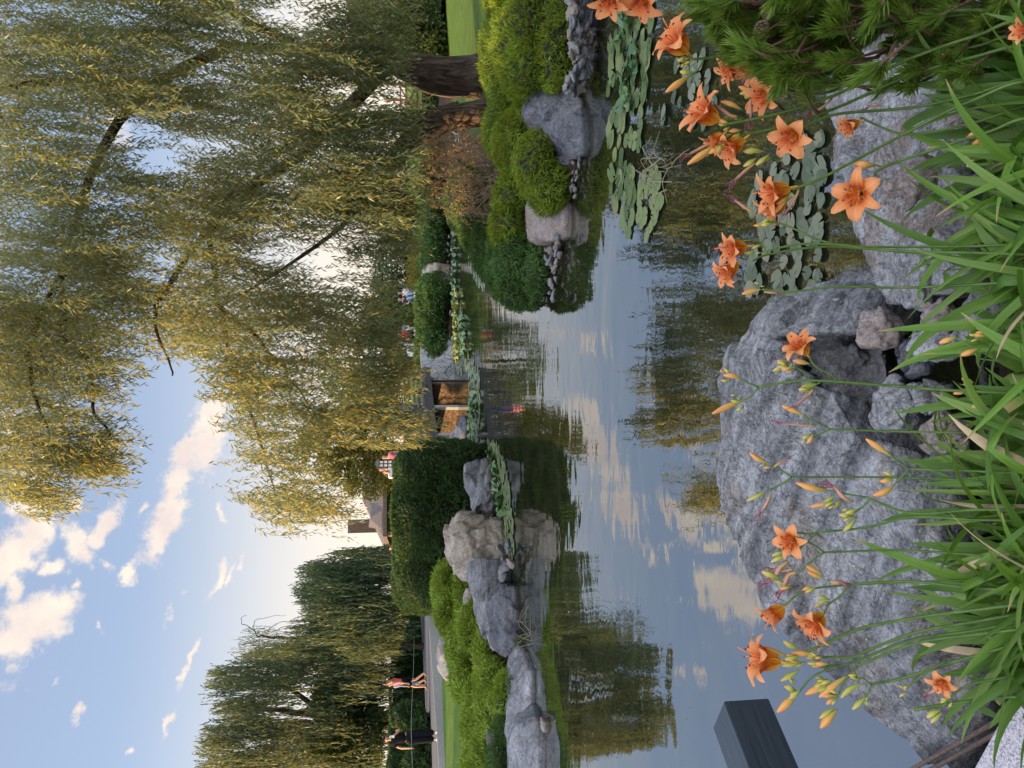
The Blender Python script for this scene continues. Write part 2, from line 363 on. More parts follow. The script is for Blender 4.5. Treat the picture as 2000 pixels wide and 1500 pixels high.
M_willow3 = leafmat('willow_leaf_golden', (0.018, 0.046, 0.030), (0.075, 0.11, 0.05), (0.36, 0.36, 0.09), 0.30, 0.5, 0.5, 0.3, 12)
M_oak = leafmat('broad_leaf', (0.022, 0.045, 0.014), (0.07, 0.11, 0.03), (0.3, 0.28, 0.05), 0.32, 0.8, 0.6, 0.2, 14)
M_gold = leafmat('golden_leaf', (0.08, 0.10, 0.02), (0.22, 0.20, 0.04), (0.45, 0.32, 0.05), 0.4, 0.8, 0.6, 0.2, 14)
M_conif = leafmat('spruce_needles', (0.012, 0.030, 0.016), (0.04, 0.075, 0.034), (0.08, 0.14, 0.04), 0.2, 1.5, 0.7, 0.2, 20)
def limb(mb, pts, r0, r1, n=10, wob=0.02, sub=10, seed=0):
    sp = spline(pts, sub); k = len(sp); r = np.linspace(r0, r1, k)
    sp = sp + wob*np.stack([vnoise(np.stack([np.arange(k)*.35, np.full(k, seed+q*9.1), np.zeros(k)], -1), q) for q in range(3)], -1)*np.linspace(0, 1, k)[:, None]
    mb.tube(list(sp), list(r), n); return sp
def pts_in_poly(x, y, poly):
    ins = np.zeros(x.shape, bool); n = len(poly)
    for i in range(n):
        a = poly[i]; b = poly[(i+1) % n]
        c = ((a[1] > y) != (b[1] > y)) & (x < (b[0]-a[0])*(y-a[1])/(b[1]-a[1]+1e-12)+a[0]); ins ^= c
    return ins
def Sv(x, y, D):
    d = FW[None]*F + DN[None]*(x[:, None]-1000) + RT[None]*(750-y[:, None]); return EYE+d*(D/d[:, 1])[:, None]
def weeping(P0, length, lean, step, L, Wd, droop=0.55, spread=0.55, wind=(0, 0, 0)):
    """hanging shoots: start P0 (n,3), length (n,), lean (n,3) horizontal drift. Returns leaf arrays and shoot polylines."""
    n = len(P0); m = int(max(length)/step)+1
    tt = np.arange(m)*step; u = tt[None, :]/length[:, None]; ok = u <= 1
    curl = rng.normal(0, 1, (n, 1, 3))*np.array([1, 1, 0])
    X = P0[:, None, :] + lean[:, None, :]*(np.sqrt(np.clip(u, 0, 1))*0.6)[..., None] + np.array([0, 0, -1.0])*(tt[None, :]*0.93)[..., None] + curl*(0.10*np.sin(u*3.0+rng.uniform(0, 6, (n, 1)))*length[:, None]*0.5)[..., None]
    X = X + np.array(wind)*(u**1.5*length[:, None])[..., None]
    T0 = np.zeros_like(X); T0[:, :-1] = X[:, 1:]-X[:, :-1]; T0[:, -1] = T0[:, -2] if m > 1 else np.array([0, 0, -1]); T0 = norm(T0)
    Pf = X[ok]; Tf = T0[ok]; k = len(Pf)
    a = rng.uniform(0, 2*pi, k); s = np.stack([np.cos(a), np.sin(a), rng.normal(0, .25, k)], -1)
    s = norm(s-Tf*np.sum(s*Tf, -1, keepdims=True))
    T = norm(Tf*rng.uniform(droop, 1.0, (k, 1)) + s*rng.uniform(spread*.5, spread*1.2, (k, 1)))
    Pf = Pf + rng.normal(0, 0.012, (k, 3))
    Sd = norm(np.cross(T, rng.normal(0, 1, (k, 3))))
    return leafquads(Pf, T, Sd, L*rng.uniform(.65, 1.2, k), Wd*rng.uniform(.7, 1.2, k)), X, ok
def shoot_lines(X, ok, every=3, r=0.004):
    """thin three-sided stems for a subset of shoots"""
    V = []; Fq = []; b = 0
    for i in range(0, len(X), every):
        q = X[i][ok[i]]
        if len(q) < 3: continue
        q = q[::2]; k = len(q)
        for j in range(3):
            a = j*2.094; V.append(q+np.array([cos(a)*r, sin(a)*r, 0]))
        for s_ in range(k-1):
            for j in range(3):
                Fq.append([b+j*k+s_, b+((j+1) % 3)*k+s_, b+((j+1) % 3)*k+s_+1, b+j*k+s_+1])
        b += 3*k
    return np.concatenate(V), np.array(Fq)
def region(poly, n, holes=()):
    poly = np.array(poly, float); lo, hi = poly.min(0), poly.max(0); X = []; Y = []
    while sum(map(len, X)) < n:
        x = rng.uniform(lo[0], hi[0], n); y = rng.uniform(lo[1], hi[1], n)
        ok = pts_in_poly(x, y, poly)
        for hx, hy, rx, ry, pr in holes:
            ok &= ~((((x-hx)/rx)**2+((y-hy)/ry)**2 < 1) & (rng.uniform(0, 1, n) < pr))
        X.append(x[ok]); Y.append(y[ok])
    return np.concatenate(X)[:n], np.concatenate(Y)[:n]
# --- the big willow on the right (two trunks, one wide curtain)
base = S(945, 185, 13.2); base[2] = gz(base[0], base[1])
WT = thing('weeping_willow', (base[0], base[1], gz(base[0], base[1])), 'big weeping willow with two thick trunks and sunlit leaves hanging over the pond', 'tree')
b1 = S(940, 148, 13.3); b1[2] = gz(b1[0], b1[1])-.15
tr = MB()
sp = spline([b1, S(915, 150, 13.3), S(860, 149, 13.35), S(800, 132, 13.4), S(720, 110, 13.5), S(600, 100, 13.7), S(450, 90, 13.8)], 8)
rr = np.interp(np.linspace(0, 1, len(sp)), [0, .04, .15, .4, .6, 1], [0.50, .42, .36, .33, .19, .07]); tr.tube(list(sp), list(rr), 22)
limb(tr, [S(760, 122, 13.4), S(700, 190, 13.0), S(600, 290, 12.6), S(470, 380, 12.3), S(405, 445, 12.0)], .14, .05, 12, .1)
limb(tr, [S(600, 100, 13.7), S(480, 40, 13.5), S(300, -40, 13)], .09, .04, 10, .1)
limb(tr, [S(450, 90, 13.8), S(300, 170, 13.0), S(180, 330, 12.4), S(130, 520, 12.0), S(150, 700, 11.8), S(200, 860, 11.6)], .10, .015, 8, .15)
limb(tr, [S(405, 445, 12.0), S(330, 560, 11.8), S(300, 640, 11.7), S(340, 740, 11.6)], .05, .012, 7, .1)
limb(tr, [S(130, 520, 12.0), S(70, 640, 11.8), S(60, 760, 11.7), S(110, 900, 11.6)], .06, .01, 6, .1)
limb(tr, [S(405, 445, 12.0), S(430, 600, 12.4), S(470, 760, 12.6), S(520, 900, 12.8), S(560, 980, 12.9)], .045, .010, 6, .1)
limb(tr, [S(300, 170, 13.0), S(120, 160, 12.6), S(-60, 200, 12)], .09, .03, 8, .1)
limb(tr, [S(430, 600, 12.4), S(540, 700, 12.6), S(600, 800, 12.7)], .05, .012, 6, .1)
tr.build('trunk', M_bark, WT, smooth=True)
b2 = S(958, 222, 12.9); b2[2] = gz(b2[0], b2[1])-.15
tr = MB()
sp = spline([b2, S(935, 222, 12.9), S(880, 232, 12.9), S(830, 252, 12.9), S(780, 288, 12.7), S(735, 345, 12.5), S(680, 430, 12.3), S(560, 520, 12.2), S(430, 600, 12.4)], 8)
rr = np.interp(np.linspace(0, 1, len(sp)), [0, .05, .3, .5, .7, 1], [0.30, .235, .20, .12, .045, .012]); tr.tube(list(sp), list(rr), 18)
limb(tr, [S(900, 226, 13.0), S(850, 236, 13.1), S(800, 240, 13.15), S(740, 235, 13.2), S(640, 250, 13.1), S(520, 300, 12.8)], .25, .07, 14, .05)
limb(tr, [S(880, 236, 12.9), S(800, 292, 12.6), S(770, 330, 12.3), S(700, 380, 12.0)], .14, .06, 10, .05)
tr.build('trunk', M_bark, WT, smooth=True)
poly_main = [(-80, -80), (-80, 930), (10, 965), (60, 960), (95, 985), (135, 950), (165, 900), (210, 925), (240, 880), (250, 800), (225, 745), (270, 690), (340, 680), (430, 720), (410, 780), (440, 850), (455, 930), (490, 985), (540, 1020), (590, 1035),
             (620, 1000), (640, 960), (655, 900), (650, 830), (690, 700), (700, 560), (760, 450), (760, 300), (720, 200), (780, 60), (760, -80)]
holes = [(255, 240, 55, 30, .97), (310, 310, 60, 38, .97), (370, 215, 40, 16, .8), (400, 280, 40, 22, .85), (440, 275, 40, 18, .6), (190, 385, 36, 22, .85), (235, 395, 40, 14, .7), (20, 20, 40, 60, .7), (160, 320, 40, 26, .5), (580, 15, 90, 28, .8), (660, 30, 60, 30, .7),
         (250, 25, 60, 25, .5), (640, 320, 60, 16, .6), (560, 290, 60, 14, .5), (690, 175, 60, 20, .7), (730, 210, 50, 26, .8), (700, 520, 80, 62, .93), (610, 520, 60, 36, .75), (540, 460, 60, 18, .6), (700, 450, 50, 30, .8), (300, 760, 90, 38, .95), (390, 800, 60, 48, .9), (270, 830, 40, 20, .7), (480, 600, 60, 14, .5), (650, 610, 40, 30, .7),
         (350, 730, 60, 30, .9), (420, 700, 40, 24, .6), (400, 870, 55, 50, .97), (170, 560, 50, 12, .4), (60, 470, 60, 10, .4), (610, 660, 40, 30, .7), (655, 730, 40, 30, .75), (640, 880, 30, 36, .6), (520, 900, 60, 16, .4), (90, 800, 60, 14, .4)]
VV = []; FF = []; XX = []; base_i = 0; stems = []
def add_spray(x, y, D, length, leanamp, L=0.115, Wd=0.021, step=0.030, sprd=.6):
    global base_i
    P0 = Sv(x, y, D); n = len(x)
    P0 = P0 + np.array([0, 0, 1.0])*(length*0.45)[:, None]
    a = rng.uniform(0, 2*pi, n); lean = np.stack([np.cos(a), np.sin(a), np.zeros(n)], -1)*(leanamp*rng.uniform(.3, 1, n))[:, None]
    lean[:, 0] -= leanamp*.35
    (V, Fq), X, ok = weeping(P0, length, lean, step, L, Wd, spread=sprd)
    VV.append(V); FF.append(Fq+base_i); base_i += len(V); stems.append(shoot_lines(X, ok, 4, .0028))
# clumped: sprays gather round shared hearts so that light and dark bunches form
def clumpy(poly, nh, per, holes, jx=36, jy=15):
    hx, hy = region(poly, nh, holes); x = np.repeat(hx, per)+rng.normal(0, jx, nh*per); y = np.repeat(hy, per)+rng.normal(0, jy, nh*per)
    k = pts_in_poly(x, y, np.array(poly, float))
    for gx, gy, rx, ry, pr in holes:
        k &= ~((((x-gx)/rx)**2+((y-gy)/ry)**2 < 1) & (rng.uniform(0, 1, len(x)) < pr))
    hid = np.repeat(np.arange(nh), per); return x[k], y[k], hid[k]
for nh, per, D0, D1, hl in ((430, 13, 10.9, 12.4, holes), (300, 13, 12.6, 14.6, holes)):
    hd = rng.uniform(D0, D1, nh)
    x, y, hid = clumpy(poly_main, nh, per, hl); D = hd[hid]+rng.normal(0, .12, len(x))
    add_spray(x, y, D, rng.uniform(.35, 1.0, len(x)), .42, sprd=.75)
# denser right-hand mass in front of the trunks and the hanging tongues
def tongue(pts, w, n, D, lmin=.3, lmax=.7):
    P = spline([(a, b, 0) for a, b in pts], 12)[:, :2]; i = rng.integers(0, len(P), n)
    add_spray(P[i, 0]+rng.normal(0, 12, n), P[i, 1]+rng.normal(0, w, n), D+rng.normal(0, .15, n), rng.uniform(lmin, lmax, n), .15)
tongue([(600, 800), (700, 800), (760, 815), (815, 830)], 16, 190, 11.2)
tongue([(640, 850), (720, 860), (780, 862)], 8, 26, 11.2)
tongue([(600, 620), (700, 650), (770, 640)], 34, 190, 11.6)
tongue([(700, 720), (780, 735)], 20, 110, 11.8)
tongue([(560, 940), (620, 985), (670, 1000)], 22, 90, 12.4)
tongue([(640, 400), (740, 400), (800, 405)], 26, 200, 11.4)
tongue([(600, 330), (700, 330), (790, 320)], 36, 300, 11.2)
tongue([(560, 230), (680, 240), (800, 235)], 26, 260, 11.4)
tongue([(600, 60), (700, 60), (780, 50)], 40, 260, 11.8)
tongue([(560, 120), (680, 130), (770, 120)], 30, 200, 11.6)
tongue([(680, 480), (780, 480)], 22, 90, 11.8)
tongue([(500, 640), (640, 590), (740, 560)], 24, 130, 11.8)
tongue([(690, 780), (760, 770)], 22, 80, 11.6)
tongue([(60, 960), (105, 985)], 20, 60, 11.5); tongue([(160, 905), (215, 915)], 18, 60, 11.5)
V = np.concatenate(VV); Fq = np.concatenate(FF); print('willow leaves', len(Fq))
put('crown', meshdata('crown', V, Fq, [M_willow]), WT)
sv = []; sf = []; b = 0
for v_, f_ in stems: sv.append(v_); sf.append(f_+b); b += len(v_)
put('hanging_twigs', meshdata('hanging_twigs', np.concatenate(sv), np.concatenate(sf), [M_twig]), WT)

def far_willow(label, poly, holes, D0, D1, nh, per, base_px, D, lmin, lmax, L, Wd, mat, limbs, step=.09, jx=14, jy=9, wind=(0, 0, 0), sprd=.3):
    global VV, FF, base_i, stems
    b = S(*base_px, D); b[2] = gz(b[0], b[1]); t_ = thing('weeping_willow', b, label, 'tree', 'willows on the left bank')
    mb = MB()
    for pts, r0, r1 in limbs: limb(mb, [S(px, py, dd) for px, py, dd in pts], r0, r1, 8, .1)
    mb.build('trunk', M_bark, t_, smooth=True)
    hd = rng.uniform(D0, D1, nh); x, y, hid = clumpy(poly, nh, per, holes, jx, jy); DD = hd[hid]+rng.normal(0, .2, len(x)); n = len(x)
    ln = rng.uniform(lmin, lmax, n)
    P0 = Sv(x, y, DD)+np.array([0, 0, 1.0])*(ln*.2)[:, None]; a = rng.uniform(0, 2*pi, n)
    lean = np.stack([np.cos(a), np.sin(a), np.zeros(n)], -1)*.5*rng.uniform(.3, 1, n)[:, None]
    (V, Fq), X, ok = weeping(P0, ln, lean, step, L, Wd, droop=.8, spread=sprd, wind=wind)
    put('crown', meshdata('crown', V, Fq, [mat]), t_); print(label[:20], len(Fq)); return t_
PA = [(395, 1520), (385, 1450), (410, 1400), (400, 1330), (425, 1290), (490, 1270), (560, 1255), (620, 1270), (700, 1290), (740, 1300), (745, 1380), (735, 1520)]
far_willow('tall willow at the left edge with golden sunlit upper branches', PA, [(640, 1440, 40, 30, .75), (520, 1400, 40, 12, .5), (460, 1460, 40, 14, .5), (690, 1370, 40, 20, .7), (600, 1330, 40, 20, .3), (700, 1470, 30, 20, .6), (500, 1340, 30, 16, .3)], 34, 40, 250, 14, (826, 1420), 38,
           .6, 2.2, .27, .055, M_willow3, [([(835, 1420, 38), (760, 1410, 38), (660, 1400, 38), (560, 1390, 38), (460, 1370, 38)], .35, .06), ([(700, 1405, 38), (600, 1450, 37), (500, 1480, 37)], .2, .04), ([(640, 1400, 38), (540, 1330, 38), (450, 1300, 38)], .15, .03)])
PB = [(590, 1105), (575, 1160), (600, 1200), (560, 1225), (575, 1260), (620, 1290), (740, 1300), (750, 1240), (742, 1160), (750, 1085), (690, 1070), (640, 1078)]
far_willow('dense blue green weeping willow beyond the clipped hedge', PB, [(640, 1098, 26, 12, .6), (690, 1095, 26, 8, .5), (660, 1150, 20, 10, .4)], 33, 38, 250, 14, (815, 1190), 36,
           .8, 2.4, .24, .045, M_willow2, [([(820, 1172, 36), (745, 1170, 36), (680, 1180, 36), (610, 1190, 36)], .3, .05), ([(700, 1178, 36), (640, 1130, 36), (600, 1115, 36)], .15, .04)])
PC = [(500, 1215), (470, 1240), (450, 1262), (455, 1290), (560, 1290), (560, 1240)]
far_willow('thin wispy willow top with bare arching twigs against the sky', PC, [(520, 1225, 30, 12, .7)], 33, 36, 34, 10, (830, 1262), 35,
           .6, 1.8, .2, .03, M_willow2, [([(835, 1262, 35), (700, 1258, 35), (600, 1250, 35), (520, 1244, 35), (500, 1234, 35)], .15, .02), ([(500, 1234, 35), (472, 1215, 35), (480, 1202, 35)], .02, .006), ([(500, 1240, 35), (495, 1222, 35), (510, 1208, 35), (560, 1202, 35)], .018, .006), ([(520, 1243, 35), (530, 1225, 35), (560, 1214, 35), (590, 1212, 35)], .018, .006), ([(540, 1243, 35), (545, 1228, 35), (580, 1222, 35), (620, 1218, 35)], .018, .006)], step=.12)

def blobtree(name, label, poly, D, depth, n, L, Wd, mat, trunk, holes=(), group=None, conical=False, up=0.0, cat='tree'):
    poly = np.array(poly, float); cx = poly[:, 1].mean(); bx = trunk[0]
    b = S(bx, trunk[1], D); b[2] = gz(b[0], b[1]); t_ = thing(name, b, label, cat, group)
    nh = max(6, n//26); hx, hy = region(poly, nh, holes); s = 0.28*D/F*100
    x = np.repeat(hx, 26); y = np.repeat(hy, 26); dd = np.repeat(D+rng.uniform(-depth, depth, nh), 26)
    P = Sv(x, y, dd)+rng.normal(0, 1, (len(x), 3))*np.array([s, s, s*.6])*.33; k = len(P)
    T = norm(rng.normal(0, 1, (k, 3))+np.array([0, 0, up])); Sd = norm(np.cross(T, rng.normal(0, 1, (k, 3))))
    V, Fq = leafquads(P, T, Sd, L*rng.uniform(.6, 1.3, k), Wd*rng.uniform(.7, 1.3, k))
    mb = MB(); top = S(poly[:, 0].min()*.8+poly[:, 0].max()*.2, poly[np.argmin(poly[:, 0]), 1], D)
    mid = S((poly[:, 0].min()+bx)/2, (trunk[1]+cx)/2, D); r = trunk[2]
    limb(mb, [b-np.array([0, 0, .2]), mid, top], r, r*.15, 7, .1)
    if not conical:
        for q in range(5):
            e = S(*poly[rng.integers(len(poly))], D+rng.uniform(-depth, depth)*.6); limb(mb, [mid, mid*.4+e*.6+np.array([0, 0, .3]), e*.8+mid*.2], r*.4, r*.08, 5, .1, seed=q)
    mb.build('trunk', M_bark, t_, smooth=True)
    put('crown', meshdata('crown', V, Fq, [mat]), t_); return t_
G1 = 'trees beyond the left hedge'
blobtree('broadleaf_tree', 'dark bushy tree low at the left edge behind the person in black', [(600, 1520), (595, 1440), (640, 1390), (700, 1400), (742, 1420), (748, 1520)], 37, 1.6, 9000, .21, .12, M_oak, (826, 1470, .12), [(700, 1480, 30, 16, .6), (735, 1440, 20, 20, .5)], G1)
blobtree('broadleaf_tree', 'dark full tree behind the coral shirted walker', [(620, 1400), (610, 1330), (650, 1300), (700, 1290), (740, 1310), (742, 1400)], 38, 1.6, 6000, .21, .12, M_oak, (826, 1345, .14), [(660, 1370, 30, 14, .5)], G1)
G2 = 'trees behind the bridge'
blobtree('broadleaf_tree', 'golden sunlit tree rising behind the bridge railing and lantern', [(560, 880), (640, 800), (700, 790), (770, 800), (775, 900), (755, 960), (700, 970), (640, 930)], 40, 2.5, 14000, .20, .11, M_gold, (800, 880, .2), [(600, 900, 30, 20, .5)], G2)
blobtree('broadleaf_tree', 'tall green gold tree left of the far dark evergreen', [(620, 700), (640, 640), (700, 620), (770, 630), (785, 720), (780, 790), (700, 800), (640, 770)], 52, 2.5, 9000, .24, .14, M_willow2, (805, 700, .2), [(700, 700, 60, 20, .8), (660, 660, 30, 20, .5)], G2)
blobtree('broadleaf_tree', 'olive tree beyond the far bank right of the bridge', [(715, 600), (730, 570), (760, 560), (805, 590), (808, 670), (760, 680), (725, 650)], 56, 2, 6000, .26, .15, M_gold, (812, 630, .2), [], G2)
blobtree('evergreen_tree', 'dark round evergreen beyond the far bank', [(728, 560), (735, 500), (765, 470), (806, 480), (810, 590), (770, 600), (745, 590)], 50, 2, 7000, .2, .08, M_conif, (814, 540, .2), [], G2)
blobtree('evergreen_tree', 'dark evergreen behind the far juniper bank left of the willow trunks', [(735, 470), (745, 400), (780, 380), (812, 390), (812, 480), (770, 480)], 48, 2, 6000, .2, .08, M_conif, (816, 430, .2), [], G2)
blobtree('shrub', 'gold leaved shrub on the far lawn edge', [(802, 505), (800, 480), (812, 462), (818, 480), (818, 510)], 44, .5, 1500, .1, .06, M_gold, (818, 490, .03), [], G2, cat='shrub')
blobtree('shrub', 'second gold leaved shrub beside the rounded one on the far lawn edge', [(800, 560), (795, 540), (808, 512), (818, 520), (818, 565)], 43, .5, 1600, .1, .06, M_gold, (818, 540, .03), [], G2, cat='shrub')
blobtree('cypress_tree', 'slim pointed cypress on the far bank right of the white shirted person', [(752, 674), (775, 664), (812, 660), (812, 684), (775, 680)], 46, .4, 1800, .14, .05, M_oak, (815, 672, .05), [], G2, True, 1.5)
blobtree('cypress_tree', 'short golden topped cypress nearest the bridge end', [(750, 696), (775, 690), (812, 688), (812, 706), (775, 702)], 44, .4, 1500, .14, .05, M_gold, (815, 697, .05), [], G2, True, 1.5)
blobtree('shrub', 'rounded dark shrub between the cypress and the bridge', [(776, 724), (780, 690), (812, 684), (818, 735), (790, 745)], 42, .7, 2600, .12, .06, M_oak, (820, 712, .05), [], G2, cat='shrub')
blobtree('shrub', 'bushy green shrub mass under the willow tips behind the bridge', [(780, 640), (785, 610), (812, 600), (816, 660), (795, 668)], 48, .7, 2200, .12, .06, M_oak, (820, 640, .05), [], G2, cat='shrub')
G3 = 'trees beyond the right lawn'
blobtree('evergreen_tree', 'dense dark tree at the top corner beyond the sunlit lawn', [(690, -60), (680, 20), (730, 80), (800, 110), (868, 100), (868, -60)], 25, 1.2, 14000, .16, .09, M_oak, (868, 20, .2), [(720, 20, 20, 30, .3)], G3)
blobtree('evergreen_tree', 'dark leafy tree just right of the thick willow trunk', [(760, 140), (770, 60), (868, 50), (868, 150)], 23.5, .8, 8000, .14, .08, M_oak, (868, 110, .15), [], G3)
# unseen trees added to keep the evening sun off the near water and flowers
for i, (tx, ty, h, nn) in enumerate([(-17, -9, 4.8, 7000), (-17, -4.5, 4.9, 9000), (-17.3, -1, 4.9, 9000), (-17, 2.2, 4.9, 9000), (-17.6, 5.4, 3.3, 9000), (-17.2, 8.5, 3.3, 9000), (-17.8, 12, 3.2, 9000), (-17.5, 15.5, 2.9, 8000)]):
    z0 = gz(tx, ty); t_ = thing('broadleaf_tree', (tx, ty, z0), 'leafy tree of the unseen row added for shade, '+('the farthest south', 'second from the south', 'third from the south', 'fourth from the south', 'fifth from the south', 'third from the north', 'second from the north', 'the farthest north')[i], 'tree', 'unseen tree row added for shade on the left bank')
    n = nn; u = norm(rng.normal(0, 1, (n, 3)))*np.cbrt(rng.uniform(.3, 1, n))[:, None]
    u = u*((np.abs(u)**6).sum(-1, keepdims=True)**(-1/6))*np.linalg.norm(u, axis=-1, keepdims=True); P = np.array([tx, ty, z0+h*.5])+u*np.array([1.6, 2.0, h*.5]); P[:, 2] = np.clip(P[:, 2], z0+.1, None)
    T = norm(rng.normal(0, 1, (n, 3))); Sd = norm(np.cross(T, rng.normal(0, 1, (n, 3))))
    V, Fq = leafquads(P, T, Sd, np.full(n, .4), np.full(n, .24)); mb = MB(); limb(mb, [(tx, ty, z0-.1), (tx+.1, ty, z0+h*.4), (tx, ty+.2, z0+h*.8)], .18, .04)
    mb.build('trunk', M_bark, t_); put('crown', meshdata('crown', V, Fq, [M_oak]), t_)
# ---------------------------------------------------------------- rocks
from mathutils import Vector as V3
def hull_mesh(P):
    bm = bmesh.new()
    for p_ in P: bm.verts.new([float(q) for q in p_])
    r_ = bmesh.ops.convex_hull(bm, input=bm.verts)
    bmesh.ops.delete(bm, geom=[g for g in r_['geom_interior'] if isinstance(g, bmesh.types.BMVert)], context='VERTS') if r_['geom_interior'] else None
    loose = [v for v in bm.verts if not v.link_faces]
    if loose: bmesh.ops.delete(bm, geom=loose, context='VERTS')
    me = bpy.data.meshes.new('hull'); bm.to_mesh(me); bm.free(); return me
def remeshed(meshes, voxel):
    bm = bmesh.new()
    for me in meshes: bm.from_mesh(me)
    j = bpy.data.meshes.new('join'); bm.to_mesh(j); bm.free()
    ob = bpy.data.objects.new('tmp', j); C.objects.link(ob)
    md = ob.modifiers.new('r', 'REMESH'); md.mode = 'VOXEL'; md.voxel_size = voxel
    dg = bpy.context.evaluated_depsgraph_get(); me = bpy.data.meshes.new_from_object(ob.evaluated_get(dg))
    bpy.data.objects.remove(ob); return me
def displace(me, amp, freq, seed=0, strata=None, ridge=0.0, smooth=True, relax=2, facet=1.0):
    n = len(me.vertices); co_ = np.empty(n*3, np.float32); me.vertices.foreach_get('co', co_); P = co_.reshape(-1, 3).astype(float)
    # soften voxel steps by laplacian relaxing
    ne = len(me.edges); ed = np.empty(ne*2, np.int32); me.edges.foreach_get('vertices', ed); ed = ed.reshape(-1, 2)
    for _ in range(relax):
        acc_ = np.zeros_like(P); cn = np.zeros(n)
        np.add.at(acc_, ed[:, 0], P[ed[:, 1]]); np.add.at(acc_, ed[:, 1], P[ed[:, 0]]); np.add.at(cn, ed[:, 0], 1); np.add.at(cn, ed[:, 1], 1)
        P = P*0.5+acc_/cn[:, None]*0.5
    me.vertices.foreach_set('co', P.astype(np.float32).ravel()); me.update()
    N = np.empty(n*3, np.float32); me.vertices.foreach_get('normal', N); N = N.reshape(-1, 3)
    f1 = fbm(P*freq, 5, seed, .55); r_ = 1-np.abs(fbm(P*freq*1.7+5, 3, seed+9))*2
    cel = np.round(vnoise(P*freq*1.3+2, seed+20)*3)/3
    d = amp*(f1*.7+cel*.55-ridge*np.clip(r_, 0, 1)**4)
    if strata is not None:
        ax = norm(np.array(strata[0], float)); s = P@ax; q = vnoise(np.stack([s*strata[1], fbm(P*freq*.5, 2, 3)*.6, s*0], -1), seed+3)
        d = d+strata[2]*np.sign(q)*np.abs(q)**.6
    rs_ = np.random.default_rng(seed+77); lo_, hi_ = P.min(0), P.max(0); size = float(np.cbrt(np.prod(hi_-lo_))); nk = 46
    sd_ = rs_.uniform(lo_, hi_, (nk, 3)); gd = rs_.normal(0, 1, (nk, 3))*np.array([1, 1, 1.0]); Q = P+.12*size*np.stack([vnoise(P*3/size+q*7, seed+q) for q in range(3)], -1)
    best = np.full(n, 1e9); fd_ = np.zeros(n)
    for k_ in range(nk):
        dd = ((Q-sd_[k_])**2).sum(1); m__ = dd < best; best[m__] = dd[m__]; fd_[m__] = (((P-sd_[k_])*gd[k_]).sum(1)/size*1.6+gd[k_][0]*.25)[m__]
    d = d*.45+facet*amp*1.5*np.clip(fd_, -1.2, 1.2)
    P = P+N*d[:, None]
    me.vertices.foreach_set('co', P.astype(np.float32).ravel()); me.polygons.foreach_set('use_smooth', np.full(len(me.polygons), smooth)); me.update()
def make_rock(name, hulls, voxel, amp, freq, mat, seed=0, strata=None, ridge=.4, org=None, relax=2, smooth=True):
    me = remeshed([hull_mesh(h) for h in hulls], voxel); displace(me, amp, freq, seed, strata, ridge, smooth, relax)
    me.materials.clear(); me.materials.append(mat); me.name = name
    P = np.concatenate([np.array(h) for h in hulls]); og = P.mean(0) if org is None else org
    return put(name, me, None, (og[0], og[1], P[:, 2].min()))
RM_grey = rockmat('grey_gneiss', (0.105, 0.112, 0.128), (0.26, 0.268, 0.288), (0.21, 0.165, 0.12), 2.6, ((0.66, 0.0, 2.53), 16, 0.6), 0.8, 0.6, patch=.4)
RM_grey2 = rockmat('grey_granite', (0.17, 0.175, 0.19), (0.31, 0.315, 0.335), (0.15, 0.10, 0.07), 3.2, ((0.2, 0.4, 0.9), 7, 0.35), 0.7, 0.65, patch=.6)
RM_dark = rockmat('dark_stone', (0.05, 0.052, 0.06), (0.12, 0.12, 0.13), (0.10, 0.075, 0.055), 4, None, 0.5, 0.5, patch=.5)
RM_slate = rockmat('blue_slate', (0.055, 0.062, 0.08), (0.15, 0.16, 0.19), (0.17, 0.14, 0.12), 2.2, ((0.2, 0.1, 0.3), 6, 0.4), 0.9, 0.5, patch=.3)
RM_layer = rockmat('layered_slate', (0.11, 0.12, 0.14), (0.25, 0.26, 0.29), (0.16, 0.12, 0.09), 1.6, ((0.25, 0.15, 0.0), 9, 0.7), 0.8, 0.4, patch=.35)
RM_tan = rockmat('tan_stone', (0.22, 0.18, 0.15), (0.42, 0.38, 0.34), (0.13, 0.09, 0.065), 1.5, ((0.7, 0.2, 0.1), 5, 0.35), 0.7, 0.35, patch=.65)
RM_pink = rockmat('pinkish_granite', (0.17, 0.135, 0.125), (0.32, 0.28, 0.27), (0.13, 0.13, 0.15), 4, None, 0.5, 0.65, patch=.6)
RM_white = rockmat('white_black_granite', (0.20, 0.205, 0.22), (0.52, 0.54, 0.58), (0.04, 0.042, 0.05), 4.5, ((0.3, 0.8, 0.2), 8, 0.5), 0.5, 0.75, patch=.7)
RM_cob = [rockmat('cobble_grey', (0.13, 0.13, 0.14), (0.25, 0.245, 0.25), None, 6, None, 0.4, 0.4), rockmat('cobble_brown', (0.15, 0.125, 0.11), (0.27, 0.235, 0.215), None, 6, None, 0.4, 0.4),
          rockmat('cobble_blue', (0.09, 0.10, 0.12), (0.18, 0.19, 0.22), None, 6, None, 0.4, 0.4)]
def pxs(lst): return [S(*q) for q in lst]
